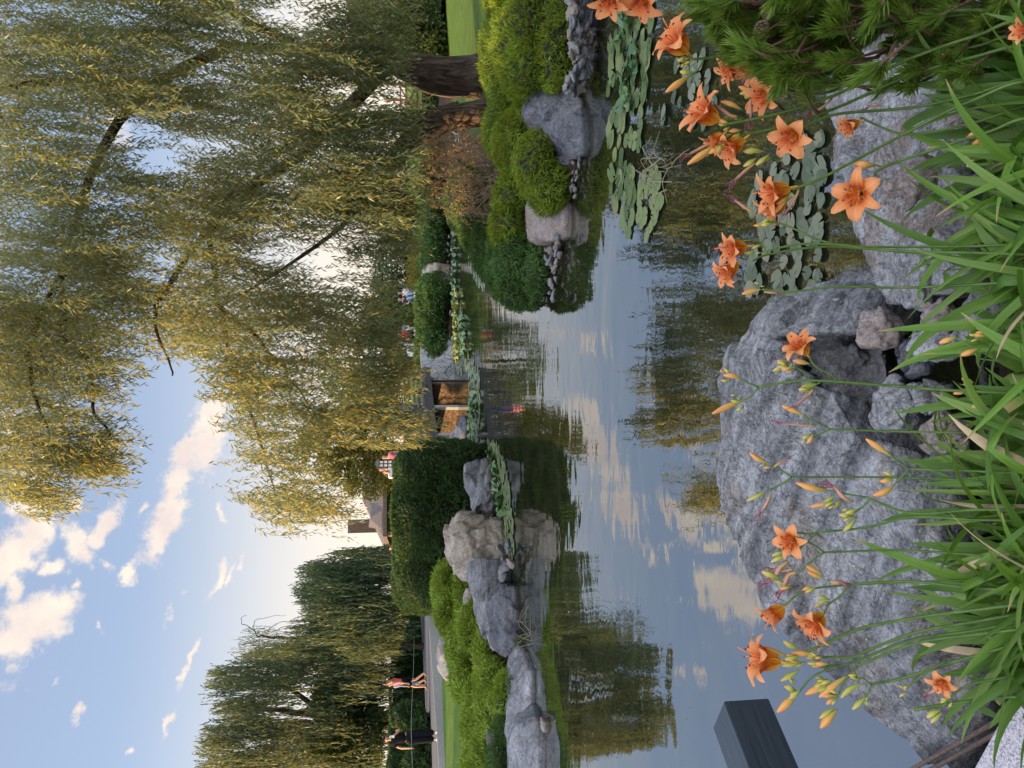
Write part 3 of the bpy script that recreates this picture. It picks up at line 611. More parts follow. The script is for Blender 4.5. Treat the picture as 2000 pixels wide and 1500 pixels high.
# large foreground boulder
main = pxs([(1394,745,3.45),(1391,860,3.45),(1399,1000,3.4),(1437,1090,3.3),(1497,1185,3.15),(1598,1290,2.95),(1700,1400,2.75),(1800,1500,2.6),(1412,708,3.38),(1470,645,3.2),
            (1600,722,2.68),(1560,690,2.75),(1700,900,2.44),(1765,985,2.32),(1835,1060,2.22),(1885,1200,2.15),(1905,1350,2.15),(1885,1445,2.3)])
for q in [(-.05,3.25),(.35,3.05),(-.7,3.1),(-1.35,2.9),(-1.7,2.75),(-1.1,2.4),(-.5,2.55),(.25,2.9)]: main.append(np.array([q[0], q[1], -0.3]))
lobe = pxs([(1470,640,3.2),(1498,602,3.05),(1590,590,2.85),(1690,588,2.62),(1712,600,2.55),(1695,648,2.55),(1600,655,2.66),(1520,655,2.85)])
for q in [(.55,3.1),(.75,2.75),(.42,2.75),(.35,2.95)]: lobe.append(np.array([q[0]-.1, q[1]-.05, -0.25]))
o = make_rock('boulder', [main, lobe], .017, .052, 2.3, RM_grey, 3, ((.35, .5, .79), 9, .016), .8, relax=1)
tag(o, 'huge grey boulder with a sloping face behind the left lilies at the water edge', 'boulder', 'boulders along the near bank')
b2h = pxs([(1603,150,2.9),(1600,60,2.95),(1618,227,2.85),(1648,350,2.68),(1671,455,2.6),(1700,525,2.5),(1735,590,2.38),(1785,592,2.3),(1880,560,2.0),(1900,400,1.95),(1885,200,2.0),(1760,120,2.3),(1800,250,2.15)])
for q in [(1.5,2.9),(.9,2.75),(.45,2.45),(.3,2.1),(1.2,2.1)]: b2h.append(np.array([q[0], q[1], -0.3]))
o = make_rock('boulder', [b2h], .017, .05, 2.4, RM_grey2, 8, ((.2, .9, .4), 8, .012), .8, relax=1)
tag(o, 'broad grey and brown boulder behind the right lilies and beside the pine', 'boulder', 'boulders along the near bank')
G = 'stones between the two near boulders'
def lump(x, y, D, rx, ry, rz, mat, label, seed, cat='rock', group=G, n=16, name='rock', vox=None, amp=.012, freq=6, strata=None, rot=0):
    r_ = np.random.default_rng(seed); c = S(x, y, D); u = norm(r_.normal(0, 1, (n, 3)))*r_.uniform(.85, 1.05, (n, 1)); ca, sa = cos(rot), sin(rot)
    P = u*np.array([rx, ry, rz]); P = np.stack([P[:, 0]*ca-P[:, 2]*sa, P[:, 1], P[:, 0]*sa+P[:, 2]*ca], -1)+c
    o = make_rock(name, [P], vox or min(rx, ry, rz)/9, amp, freq, mat, seed, strata, .3, relax=2); return tag(o, label, cat, group)
lump(1722,648,2.42,.10,.09,.10,RM_pink,'rounded pinkish grey stone touching the right end of the huge boulder',21)
lump(1665,700,2.72,.075,.08,.05,RM_dark,'small brown stone in the dark hollow of the huge boulder',22)
lump(1690,770,2.70,.24,.17,.05,RM_dark,'flat dark brown slab at the bottom of the hollow',23)
lump(1758,680,2.42,.045,.05,.03,RM_dark,'tiny dark stone squeezed beside the pinkish one',24)
lump(1792,700,2.30,.085,.09,.07,RM_slate,'dark blue triangular stone between the oval and the white one',25)
lump(1826,676,2.12,.075,.13,.085,RM_white,'white and black speckled granite block with a bright ridge',26, rot=.5)
lump(1836,628,2.10,.08,.09,.06,RM_pink,'brownish granite stone just right of the white ridge block',27)
lump(1748,792,2.35,.105,.12,.065,RM_grey2,'oval blue grey stone leaning below the tall lily stalk',28)
lump(1818,775,2.15,.07,.07,.05,RM_grey2,'small pale blue stone below the oval one',29)
lump(1850,850,2.05,.10,.09,.06,RM_pink,'pink grey stone half hidden by daylily leaves',30)
lump(1860,910,2.05,.09,.10,.07,RM_dark,'dark stone at the lower rim of the huge boulder among leaves',31)
lump(1800,560,2.2,.11,.12,.08,RM_grey2,'grey stone wedged under the broad right boulder',32)
lump(1790,360,2.0,.10,.10,.08,RM_pink,'rusty brown stone under the right lilies',33)
lump(1880,330,1.9,.12,.12,.08,RM_grey2,'pale stone deep among the right daylily leaves',34)
lump(1930,620,1.85,.12,.12,.06,RM_grey2,'white grey stone deep among the middle daylily leaves',35)
# rocks of the opposite banks: silhouettes given depth
def rock_out(pts, depth, mat, label, seed, vox, amp, freq, strata=None, group='rocks along the left bank', ridge=.5, sink=.25, relax=1, cat='rock', smooth=True):
    P = pxs(pts); c = np.mean(P, 0); B = []
    for q in P:
        b_ = c+(q-c)*.75; b_[1] += depth; b_[2] -= (q[2]-c[2])*.1; B.append(b_)
    f = c.copy(); f[1] -= depth*.22
    lowz = min(q[2] for q in P)
    for q in list(P): 
        if q[2] < c[2]: B.append(np.array([q[0], q[1], min(lowz, 0)-sink]))
    o = make_rock('rock', [P+B+[f]], vox, amp, freq, mat, seed, strata, ridge, relax=relax, smooth=smooth); return tag(o, label, cat, group)
rock_out([(872,1090,15.2),(870,1045,15.2),(893,1008,15.1),(935,1018,15.0),(968,1033,14.9),(985,1075,14.8),(975,1105,14.7),(925,1140,15.0),(905,1135,15.1)], 1.1, RM_tan, 'tall tan and white rock in front of the rounded hedge', 41, .035, .09, 1.4, ((.3, .1, 1), 5, .03), ridge=.8)
rock_out([(908,1100,14.5),(932,1085,14.3),(958,1092,14.2),(965,1190,13.8),(1003,1288,13.3),(960,1268,13.6),(925,1190,14.1)], .6, RM_layer, 'long leaning grey streaked slab resting on the tan rock', 42, .03, .05, 1.6, ((.55, 0, 1), 8, .03))
rock_out([(945,1185,13.6),(962,1160,13.4),(985,1142,13.2),(1012,1152,13.1),(1022,1215,12.9),(1012,1280,12.8),(985,1290,12.9),(958,1262,13.3)], .9, RM_slate, 'dark blue slate rock with broad facets at the water edge', 43, .03, .05, 1.4, ((.3, .2, .9), 4, .03), ridge=.8)
rock_out([(908,945,16.8),(910,908,16.9),(932,895,16.8),(950,900,16.7),(962,935,16.5),(965,985,16.4),(955,1003,16.5),(925,1005,16.7)], .9, RM_layer, 'blue grey angular rock below the middle of the hedge', 44, .035, .08, 1.5, ((.5, .2, .8), 5, .03), ridge=.8)
rock_out([(880,850,24.5),(872,872,24.4),(905,882,24.3),(918,862,24.2),(906,828,24.5)], 1, RM_grey2, 'pale triangular rock at the left foot of the bridge', 45, .07, .06, 1.2)
rock_out([(893,835,24.0),(905,812,24.0),(916,822,23.8),(922,850,23.7),(920,868,23.7),(903,862,23.9)], 1, RM_slate, 'darker rock leaning on the pale one at the bridge foot', 46, .07, .06, 1.2)
rock_out([(895,862,23),(905,858,23),(932,868,22),(940,885,21.5),(930,895,21.5),(905,888,22.5)], .8, RM_dark, 'low dark rock in shade between the bridge and the hedge', 47, .06, .05, 1.5)
rock_out([(1018,1276,12.2),(1002,1310,12.1),(988,1400,12.0),(986,1440,12.0),(1010,1450,11.8),(1052,1400,11.2),(1056,1330,11.3),(1052,1285,11.4)], .9, RM_layer, 'long low layered slate rock with ribs running along the water', 48, .035, .04, 1.6, ((.25, 1, .9), 9, .03))
rock_out([(1006,1408,11.5),(992,1470,11.4),(990,1540,11.4),(1040,1540,10.9),(1085,1540,10.3),(1085,1450,10.3),(1068,1405,10.6),(1040,1410,10.9)], .9, RM_layer, 'flat topped pale slab at the left edge with layered side', 49, .035, .03, 1.6, ((.1, .6, 1), 10, .035))
rock_out([(1056,1408,10.3),(1060,1432,10.3),(1076,1430,10.2),(1078,1410,10.2)], .2, RM_tan, 'small brown stone lying against the layered slab', 50, .018, .012, 5, sink=.1)
rock_out([(852,1285,19.2),(856,1250,19.2),(872,1238,19),(884,1260,18.8),(884,1325,18.8),(872,1332,18.9),(858,1315,19.1)], .7, RM_grey2, 'oval pale boulder on the lawn above the junipers', 51, .05, .04, 1.6, sink=.1)
rock_out([(905,1170,15.8),(912,1150,15.8),(918,1210,15.6),(904,1205,15.7)], .4, RM_tan, 'low brown rock showing between two junipers', 52, .04, .02, 2, sink=.1)
rock_out([(950,1440,12.4),(975,1435,12.2),(985,1470,12.1),(955,1480,12.3)], .5, RM_dark, 'brown rock peeping through the front juniper', 53, .04, .03, 2, sink=.1)
GR = 'rocks along the right bank'
rock_out([(1028,388,9.5),(1028,425,9.5),(1042,460,9.4),(1062,470,9.2),(1116,466,8.8),(1118,430,8.75),(1112,395,8.8),(1085,380,9.1),(1045,380,9.4)], .8, RM_pink, 'blocky pinkish granite rock at the tip of the right bank', 54, .03, .03, 1.8, group=GR, ridge=.3)
rock_out([(1015,207,8.9),(1036,168,8.9),(1070,160,8.7),(1112,172,8.4),(1140,205,8.1),(1150,245,7.95),(1150,285,7.9),(1138,302,8.0),(1100,285,8.3),(1060,248,8.6),(1022,222,8.8)], .8, RM_slate, 'large dark slate rock leaning between two junipers above the cobbles', 55, .022, .034, 1.7, ((.5, .3, .8), 5, .02), group=GR, ridge=.8)
rock_out([(1092,-30,8.6),(1090,15,8.5),(1112,28,8.3),(1132,10,8.2),(1136,-30,8.2)], .5, RM_pink, 'brown rounded rock in the top corner above the cobbles', 56, .03, .02, 2, group=GR)
rock_out([(828,512,34),(826,545,34),(836,551,33.5),(856,538,33),(857,514,33)], 1.2, RM_tan, 'brown grooved rock between the two far juniper banks', 57, .1, .08, 1, ((0, 0, 1), 2, .05), group='rocks of the far bank')
rock_out([(845,543,32.8),(850,556,32.7),(862,557,32.4),(868,545,32.3),(858,538,32.5)], .7, RM_pink, 'smaller pink rock beside the grooved far one', 58, .08, .05, 1, group='rocks of the far bank')
# cobbles: three stone shapes copied
def stone_proto(seed, mat):
    r_ = np.random.default_rng(seed); P = norm(r_.normal(0, 1, (14, 3)))*np.array([1, .85, .7])*r_.uniform(.85, 1.1, (14, 1))
    me = remeshed([hull_mesh(P)], .14); displace(me, .10, 1.2, seed, None, .3, True, 1); me.materials.clear(); me.materials.append(mat); return me
PROT = [stone_proto(60+i, RM_cob[i % 3]) for i in range(9)]
def cobble(p_, r, label, group, cat='stone', flat=.8, name='cobble_stone'):
    o = bpy.data.objects.new(name, PROT[rng.integers(9)]); C.objects.link(o); o.location = Vector(p_); o.rotation_euler = (rng.uniform(-.5, .5), rng.uniform(-.5, .5), rng.uniform(0, 6.3))
    o.scale = (r*rng.uniform(.85, 1.3), r*rng.uniform(.8, 1.1), r*flat*rng.uniform(.8, 1.1)); return tag(o, label, cat, group)
GC = 'cobbles heaped at the foot of the big right juniper'
for i in range(95):
    y = rng.uniform(-25, 178); row = rng.uniform(0, 1); x = 1112+row*50-(8 if y > 150 else 0); z = .34*(1-row)+.02
    cobble(Z(x, y, z), rng.uniform(.055, .115)*(1.15 if y < 90 else 1), 'rounded grey cobble of the heap between the big right juniper and the water', GC)
for i in range(22):
    y = rng.uniform(300, 385); x = 1122+rng.uniform(-6, 12)-(y-300)*.12; cobble(Z(x, y, .05), rng.uniform(.025, .055), 'small pebble at the water edge between the slate and the granite rock', 'pebbles between the slate and granite rocks')
for i in range(34):
    y = rng.uniform(462, 590); x = 1085-(y-462)*.14+rng.uniform(-16, 14); cobble(Z(x, y, rng.uniform(.03, .16)), rng.uniform(.04, .10), 'broken stone under the drooping juniper at the tip of the right bank', 'broken stones under the juniper tip')
for i in range(16):
    y = rng.uniform(1062, 1138); x = 985+rng.uniform(-16, 16)+abs(y-1110)*.1; cobble(Z(x, y, rng.uniform(.02, .2)), rng.uniform(.09, .17), 'pale rounded stone piled between the tan rock and the slate', 'pale stones between the tan rock and slate')
for i in range(90):
    y = rng.uniform(372, 722); x = 873+rng.uniform(-4, 6)+(2.5 if y > 600 else 0)+(rng.uniform(-12, 0) if (505 < y < 550 or y > 690) else 0); cobble(Z(x, y, .04+max(0, (878-x))*.012), rng.uniform(.08, .2), 'grey stone in the pebble edging below the far juniper banks', 'pebble edging of the far bank', flat=.6)
for i in range(14):
    y = rng.uniform(880, 1010); x = 965+(y-900)*.06+rng.uniform(-3, 3); cobble(Z(x-12, y, .04), rng.uniform(.05, .12), 'dark stone at the foot of the blue grey rock', 'dark stones at the foot of the blue grey rock')

# ---------------------------------------------------------------- mounds of foliage
M_jun_y = leafmat('juniper_yellow_green', (0.080, 0.150, 0.016), (0.29, 0.40, 0.05), (0.34, 0.40, 0.03), 0.28, 4.5, 0.55, 0.25, 30)
M_jun_r = leafmat('juniper_bright', (0.028, 0.074, 0.012), (0.20, 0.30, 0.03), (0.55, 0.52, 0.03), 0.36, 3.5, 0.55, 0.25, 30)
M_jun_g = leafmat('juniper_green', (0.030, 0.080, 0.022), (0.085, 0.17, 0.045), (0.22, 0.30, 0.03), 0.25, 3.0, 0.6, 0.25, 25)
M_hedge = leafmat('hedge_leaf', (0.022, 0.055, 0.018), (0.06, 0.115, 0.036), (0.16, 0.24, 0.04), 0.22, 1.2, 0.6, 0.25, 18)
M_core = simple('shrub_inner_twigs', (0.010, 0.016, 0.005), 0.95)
def mound(name, label, blobs, dens, L, Wd, mat, cat='shrub', group=None, lay=.35, up=.25, droop=0, corem=.88, expo=2.0, rough=.14, frq=3.0, tuft=5, core_mat=None):
    """blobs: (centre, radii); foliage sprigs over the union, an inner twig body below"""
    cs_ = np.array([b_[0] for b_ in blobs]); rs_ = np.array([b_[1] for b_ in blobs])
    b0 = cs_.mean(0); g = gz(b0[0], b0[1]); g = max(g, 0.0)
    t_ = thing(name, (b0[0], b0[1], g), label, cat, group); PP = []; NN = []
    def surf(u, c, r):
        if expo != 2: k = (np.abs(u)**expo).sum(-1)**(-1/expo); u = u*k[:, None]
        w_ = 1+rough*fbm((c+u*r)*frq, 3, 31)
        return c+u*r*w_[:, None]
    for c, r in zip(cs_, rs_):
        area = 4*pi*((r[0]*r[1])**1.6/3+(r[0]*r[2])**1.6/3+(r[1]*r[2])**1.6/3)**(1/1.6); n = int(area*dens)
        u = norm(rng.normal(0, 1, (n, 3))); P = surf(u, c, r); N = norm(u/r)
        keep = np.ones(n, bool)
        for c2, r2 in zip(cs_, rs_):
            if c2 is c or np.allclose(c2, c): continue
            keep &= (np.abs((P-c2)/(r2*.9))**expo).sum(-1) > 1
        gzz = np.maximum(ground_z(P[:, 0], P[:, 1]), 0.0); keep &= P[:, 2] > gzz-.03
        keep &= ~((N[:, 1] > .55) & (N[:, 2] < .3) & (rng.uniform(0, 1, n) < .7))
        PP.append(P[keep]); NN.append(N[keep])
    P = np.concatenate(PP); N = np.concatenate(NN); k = len(P)
    fl = np.stack([fbm(P*frq*.8+q*17, 2, 50+q) for q in range(3)], -1)
    Dm = norm(N*(1-lay)+fl*lay*2.0+np.array([0, 0, up-droop])+rng.normal(0, .22, (k, 3)))
    P = np.repeat(P, tuft, 0)+rng.normal(0, L*.22, (k*tuft, 3)); T = norm(np.repeat(Dm, tuft, 0)+rng.normal(0, .42, (k*tuft, 3)))
    P = P-T*L*.4; Sd = norm(np.cross(T, rng.normal(0, 1, (k*tuft, 3))))
    V, Fq = leafquads(P, T, Sd, L*rng.uniform(.6, 1.3, k*tuft), Wd*rng.uniform(.7, 1.3, k*tuft))
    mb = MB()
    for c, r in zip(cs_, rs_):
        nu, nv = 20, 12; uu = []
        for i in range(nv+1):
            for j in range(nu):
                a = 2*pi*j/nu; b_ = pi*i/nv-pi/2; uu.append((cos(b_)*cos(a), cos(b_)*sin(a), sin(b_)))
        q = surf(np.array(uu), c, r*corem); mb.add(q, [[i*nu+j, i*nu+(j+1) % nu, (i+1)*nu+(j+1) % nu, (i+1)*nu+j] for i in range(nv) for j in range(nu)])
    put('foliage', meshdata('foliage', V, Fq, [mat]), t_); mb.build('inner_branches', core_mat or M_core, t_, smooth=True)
    return t_
def bl(x, y, D, rx, ry, rz): return (S(x, y, D), np.array([rx, ry, rz]))
GJ = 'junipers of the right bank'
mound('juniper_shrub', 'large yellow tipped juniper mound below the thick trunk above the cobbles', [bl(1038, 62, 9.1, .85, .85, .50), bl(1020, -50, 9.2, .8, .8, .52), bl(1035, 138, 9.0, .42, .6, .34), bl(985, 105, 9.7, .62, .6, .30), bl(1085, 60, 8.5, .7, .4, .26)], 700, .075, .013, M_jun_r, group=GJ)
mound('juniper_shrub', 'juniper mound between the slate rock and the granite rock', [bl(1015, 275, 9.6, .42, .6, .34), bl(1050, 320, 9.1, .42, .5, .28), bl(1072, 368, 8.9, .30, .35, .24), bl(975, 250, 10.2, .35, .5, .2)], 800, .075, .013, M_jun_r, group=GJ)
mound('juniper_shrub', 'narrow juniper with bright upper fringe behind the granite rock', [bl(1005, 385, 10.4, .36, .55, .28), bl(1000, 445, 10.5, .38, .5, .30)], 700, .08, .014, M_jun_r, group=GJ)
mound('juniper_shrub', 'drooping green juniper at the very tip of the right bank', [bl(1010, 500, 10.6, .50, .6, .34), bl(1012, 560, 10.7, .32, .45, .30), bl(1045, 520, 10.2, .42, .4, .16), bl(1040, 575, 10.5, .22, .3, .16)], 700, .085, .015, M_jun_g, group=GJ, droop=.35)
mound('juniper_shrub', 'low spreading green juniper sloping down behind the tip to the channel', [bl(935, 420, 15.5, .75, 1.5, .42), bl(962, 478, 13.4, .6, 1.2, .34), bl(905, 385, 18.5, .7, 1.8, .42), bl(985, 520, 12.0, .5, .8, .28)], 420, .10, .02, M_jun_g, group=GJ)
GL = 'junipers of the left bank'
mound('juniper_shrub', 'pair of feathery yellow green juniper lobes beside the tan rock', [bl(872, 1150, 17.6, .62, .7, .30), bl(872, 1200, 17.4, .45, .6, .26), bl(905, 1158, 17.0, .62, .5, .25), bl(905, 1200, 16.9, .38, .5, .22)], 520, .13, .019, M_jun_y, group=GL, lay=.6, frq=2.5)
mound('juniper_shrub', 'long feathery yellow green juniper rising above the slate rocks', [bl(905, 1262, 15.8, .62, .6, .34), bl(925, 1220, 15.0, .45, .5, .30), bl(908, 1320, 15.4, .55, .6, .28), bl(925, 1365, 14.8, .42, .5, .22), bl(948, 1275, 14.3, .5, .4, .2)], 560, .13, .019, M_jun_y, group=GL, lay=.6, frq=2.5)
mound('juniper_shrub', 'wide feathery juniper in front reaching the left edge of the view', [bl(958, 1340, 13.5, .5, .5, .30), bl(965, 1395, 13.1, .55, .5, .30), bl(930, 1420, 13.9, .5, .6, .26), bl(955, 1465, 13.0, .5, .5, .28), bl(935, 1510, 13.3, .5, .6, .3), bl(985, 1372, 12.7, .5, .4, .18)], 600, .12, .018, M_jun_y, group=GL, lay=.6, frq=2.5)
mound('juniper_shrub', 'small darker juniper tuft just behind the flat topped slab', [bl(975, 1480, 12.2, .32, .35, .2), bl(985, 1425, 12.3, .25, .3, .16)], 600, .10, .015, M_jun_g, group=GL, up=.6)
GF = 'low juniper banks of the far shore'
mound('juniper_bank', 'far low green juniper bank right of the grooved rock', [bl(846+(4 if y_ > 440 else 0), y_, 34.5, .95, 1.5, .66) for y_ in (330, 368, 405, 440, 478, 502)], 110, .17, .04, M_jun_g, group=GF, frq=1.2, rough=.2)
mound('juniper_bank', 'far low green juniper bank left of the grooved rock next to the wing wall', [bl(848, y_, 33.5, .9, 1.5, .70) for y_ in (570, 600, 635, 662)]+[bl(832, 683, 34, .6, 1, .5), bl(856, 690, 32.5, .5, .8, .5)], 110, .17, .04, M_jun_g, group=GF, frq=1.2, rough=.2)
GH = 'clipped hedges of the left bank'
mound('rounded_hedge', 'tall rounded dark green hedge beside the bridge', [(S(858, 930, 19.0)+np.array([0, .4, -.15]), np.array([.85, 1.5, 1.25])), (S(852, 1010, 19.0)+np.array([0, .4, -.2]), np.array([1.1, 1.6, 1.30])), (S(855, 1090, 19.5)+np.array([0, .4, -.2]), np.array([1.25, 1.6, 1.30])), (S(845, 1140, 20.5)+np.array([0, .4, -.2]), np.array([.75, 1.4, 1.25]))], 420, .085, .03, M_hedge, 'hedge', GH, lay=.2, up=.1, expo=3.0, rough=.05, tuft=6, corem=.94)
def hedge_box(name, label, A, B, z0, z1, th, dens, L, Wd, mat, group, taper=.9):
    A = np.array(A, float); B = np.array(B, float); ln = np.linalg.norm(B-A); ax = (B-A)/ln; nr = np.array([ax[1], -ax[0]]); g = gz(*A)
    t_ = thing(name, (A[0], A[1], z0), label, 'hedge', group); n = int(ln*(z1-z0)*dens); n2 = int(ln*th*dens)
    s = rng.uniform(0, ln, n+n2); q = np.concatenate([rng.uniform(z0, z1, n), np.full(n2, z1)]); o_ = np.concatenate([np.full(n, th/2), rng.uniform(-th/2, th/2, n2)])
    N = np.concatenate([np.tile([nr[0], nr[1], 0.1], (n, 1)), np.tile([0, 0, 1.0], (n2, 1))])
    P = np.stack([A[0]+ax[0]*s+nr[0]*o_, A[1]+ax[1]*s+nr[1]*o_, q], -1)
    P = P+N*(0.08*fbm(P*1.2, 3, 4))[:, None]; k = len(P); T = norm(N*.7+rng.normal(0, .55, (k, 3))); Sd = norm(np.cross(T, rng.normal(0, 1, (k, 3))))
    V, Fq = leafquads(P-T*L*.4, T, Sd, L*rng.uniform(.6, 1.3, k), Wd*rng.uniform(.7, 1.3, k)); put('foliage', meshdata('foliage', V, Fq, [mat]), t_)
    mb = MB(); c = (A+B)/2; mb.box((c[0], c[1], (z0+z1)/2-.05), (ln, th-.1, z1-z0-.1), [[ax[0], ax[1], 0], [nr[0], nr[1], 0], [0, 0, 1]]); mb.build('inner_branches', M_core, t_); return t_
q0 = Ph[0]; q1 = Ph[len(Ph)//2]; q2 = Ph[-1]
def off(p_, d): return (p_[0]-d, p_[1]+d*.35)
hedge_box('clipped_hedge', 'long flat topped clipped hedge behind the path', off(S(826, 1520, 31), .3), off(S(820, 1185, 44), .3), .9, 2.66, 1.1, 650, .10, .05, M_hedge, GH)
hedge_box('clipped_hedge', 'low hedge section beyond the right lawn', (11.0, 23.2), (22, 22.0), .9, 2.3, 1.2, 500, .10, .05, M_hedge, 'hedges of the right side')
# loose shrubs by the path at the left edge
mound('shrub', 'loose leafy shrub at the left edge behind the path', [bl(820, 1500, 27.5, .9, .5, .5), bl(826, 1450, 27.8, .8, .5, .36)], 200, .12, .06, M_hedge, group='shrubs beside the path', rough=.3)
mound('shrub', 'leafy shrub behind the person in black', [bl(815, 1420, 28.2, .6, .5, .5), bl(800, 1400, 28.5, .6, .5, .6)], 200, .12, .06, M_hedge, group='shrubs beside the path', rough=.3)
# dry brown shrub under the willow
M_dry = leafmat('dry_curled_leaf', (0.15, 0.12, 0.07), (0.42, 0.33, 0.23), (0.5, 0.34, 0.18), 0.35, 2.5, 0.8, 0.1, 30)
M_drytwig = simple('dry_twig', (0.13, 0.095, 0.065), 0.85)
b = S(955, 330, 11.6); b[2] = gz(b[0], b[1]); DS = thing('dry_shrub', b, 'withered brown shrub tangled beside the thinner willow trunk', 'shrub')
n = 330; hx, hy = region([(800, 300), (820, 270), (950, 262), (955, 330), (975, 400), (945, 420), (880, 415), (830, 400), (800, 350)], n)
P0 = Sv(hx, hy, rng.uniform(11.4, 13.2, n)); mb = MB(); PP = []; TT = []
for i in range(n):
    a = rng.uniform(0, 2*pi); d_ = np.array([cos(a)*.6, sin(a)*.4, rng.uniform(-.9, .3)]); Lr = rng.uniform(.18, .5)
    crv = [P0[i]+d_*Lr*t_+np.array([0, 0, -1])*.22*t_*t_*Lr/.4+rng.normal(0, .012, 3) for t_ in np.linspace(0, 1, 5)]
    mb.tube(crv, [.0045, .004, .0035, .003, .002], 3, cap=False)
    for q in range(34):
        j = rng.uniform(0, 3.9); jj = int(j); p_ = crv[jj]*(1-j+jj)+crv[jj+1]*(j-jj); PP.append(p_); TT.append(rng.normal(0, 1, 3)+[0, 0, -.4])
for i in range(14):
    e = P0[rng.integers(n)]; mb.tube(list(spline([b+rng.normal(0, .12, 3)*[1, 1, 0], (b+e)/2+rng.normal(0, .18, 3), e], 8)), .011, 5)
PP = np.array(PP); TT = norm(np.array(TT)); Sd = norm(np.cross(TT, rng.normal(0, 1, TT.shape))); k = len(PP)
V, Fq = leafquads(PP, TT, Sd, rng.uniform(.025, .06, k), rng.uniform(.010, .020, k)); put('dead_leaves', meshdata('dead_leaves', V, Fq, [M_dry]), DS); mb.build('branches', M_drytwig, DS)
# ---------------------------------------------------------------- bridge
M_wood = simple('weathered_dark_wood', (0.055, 0.056, 0.062), 0.75, 9, 0.35, 0.3)
M_wood2 = simple('brown_wood', (0.20, 0.10, 0.055), 0.8, 9, 0.35, 0.3)
def crazy(name, c1, c2, joint, sc):
    m_, t = newmat(name); c = t('ShaderNodeTexCoord').outputs['Object']
    v = t('ShaderNodeTexVoronoi', {'Vector': c, 'Scale': sc}, feature='DISTANCE_TO_EDGE').outputs['Distance']
    vc = t('ShaderNodeTexVoronoi', {'Vector': c, 'Scale': sc}, feature='F1').outputs['Color']
    sp = t('ShaderNodeSeparateXYZ', {0: vc}); col = t.mix(sp.outputs[0], c1, c2); col = t.mix(t.math('MULTIPLY', t.noise(c, 12, 4, .7), .5), col, c1)
    e = t.ramp(v, [(0.02, 0), (0.07, 1)]); col = t.mix(e, joint, col)
    b = t('ShaderNodeBump', {'Height': e, 'Strength': 0.6, 'Distance': 0.04})
    p = t('ShaderNodeBsdfPrincipled', {'Base Color': col, 'Roughness': 0.85, 'Normal': b.outputs[0]}); finish(t, p.outputs[0]); return m_
M_crazy = crazy('stone_paving_brown', (0.13, 0.085, 0.06), (0.22, 0.15, 0.10), (0.06, 0.04, 0.03), 6.5)
M_crazyg = crazy('stone_paving_grey', (0.24, 0.25, 0.27), (0.33, 0.34, 0.35), (0.15, 0.155, 0.165), 3.2)
M_conc = simple('pale_concrete', (0.36, 0.36, 0.35), 0.85, 8, 0.2, 0.2)
A = np.array([.60, 31.0, 0]); Bd = np.array([-2.75, 24.15, 0]); bd = norm(Bd-A); Ln = np.linalg.norm(Bd-A); bn = np.array([bd[1], -bd[0], 0]); zz = np.array([0, 0, 1.0])
BR = thing('footbridge', (A[0], A[1], 0), 'dark timber footbridge with four rail fence on stone piers behind the rounded hedge', 'bridge')
def bz(s): return 1.30-.015*s
mb = MB(); Wd_ = 2.2
for i in range(34):
    s = i*.235; c = A+bd*s+bn*(Wd_/2)+zz*(bz(s)-.02); mb.box(c, (.215, Wd_, .05), [bd, bn, zz])
mb.build('deck', M_wood, BR)
mb = MB()
for k in range(6):
    s0 = k*1.3; c = A+bd*(s0+.64)-bn*.05+zz*(bz(s0)-.19)
    for c_ in (c, c+bn*(Wd_+.1)): mb = MB(); mb.box(c_, (1.28, .10, .32), [bd, bn, zz]); mb.build('edge_beam', M_wood, BR)
for side, off_ in ((0, .06), (1, Wd_-.06)):
    for k in range(6):
        s = .75+k*1.22; p_ = A+bd*s+bn*off_; mb = MB(); mb.box(p_+zz*(bz(s)+.39), (.10, .10, .84), [bd, bn, zz]); mb.build('post', M_wood, BR)
    for h in (.17, .35, .54, .72):
        mb = MB(); a = A+bd*.7+bn*off_+zz*(bz(0)+h); b_ = A+bd*7.4+bn*off_+zz*(bz(7)+h); c = (a+b_)/2; mb.box(c, (np.linalg.norm(b_-a), .045, .085), [norm(b_-a), bn, zz]); mb.build('rail', M_wood, BR)
mb = MB(); mb.box(A+bd*.15+zz*1.5, (.16, .16, .55), [bd, bn, zz]); mb.build('newel_post', M_wood, BR)
mb = MB(); p1 = A+bd*2.0-bn*.12+zz*1.3; p2 = A+bd*2.35-bn*.10+zz*1.75; mb.tube([p1, p2], .035, 6); mb.box(A+bd*1.9-bn*.12+zz*1.24, (.45, .1, .16), [bd, bn, zz]); mb.build('brace', M_wood, BR)
for k, s in enumerate((1.15, 3.4, 5.5, 7.4)):
    p_ = A+bd*s; mb = MB()
    mb.box(p_+bn*1.1+zz*.28, (.16, 2.1, 1.3), [bd, bn, zz]); o = mb.build('pier', M_crazy, BR)
    if k: mb = MB(); mb.box(p_-bn*.01+zz*.29, (.17, .12, 1.27), [bd, bn, zz]); put_ = mb.build('pier_cap', M_conc, BR)
cor = A+bd*1.05-bn*.02
wing = MB(); P_ = [cor+zz*1.28, np.array([1.0, 32.2, 1.30]), np.array([2.6, 34.3, 1.36]), np.array([2.3, 32.3, -.3]), np.array([1.1, 31.0, -.3]), cor-zz*.3]
wing.add([P_[0], P_[1], P_[4], P_[5]], [[0, 3, 2, 1]]); wing.add([P_[1], P_[2], P_[3], P_[4]], [[0, 3, 2, 1]])
back = [p_+np.array([-.1, .5, 0]) for p_ in P_]; wing.add([P_[0], P_[1], P_[2], back[2], back[1], back[0]], [[0, 1, 4, 5], [1, 2, 3, 4]])
wing.add([P_[0], back[0], back[5], P_[5]], [[0, 1, 2, 3]])
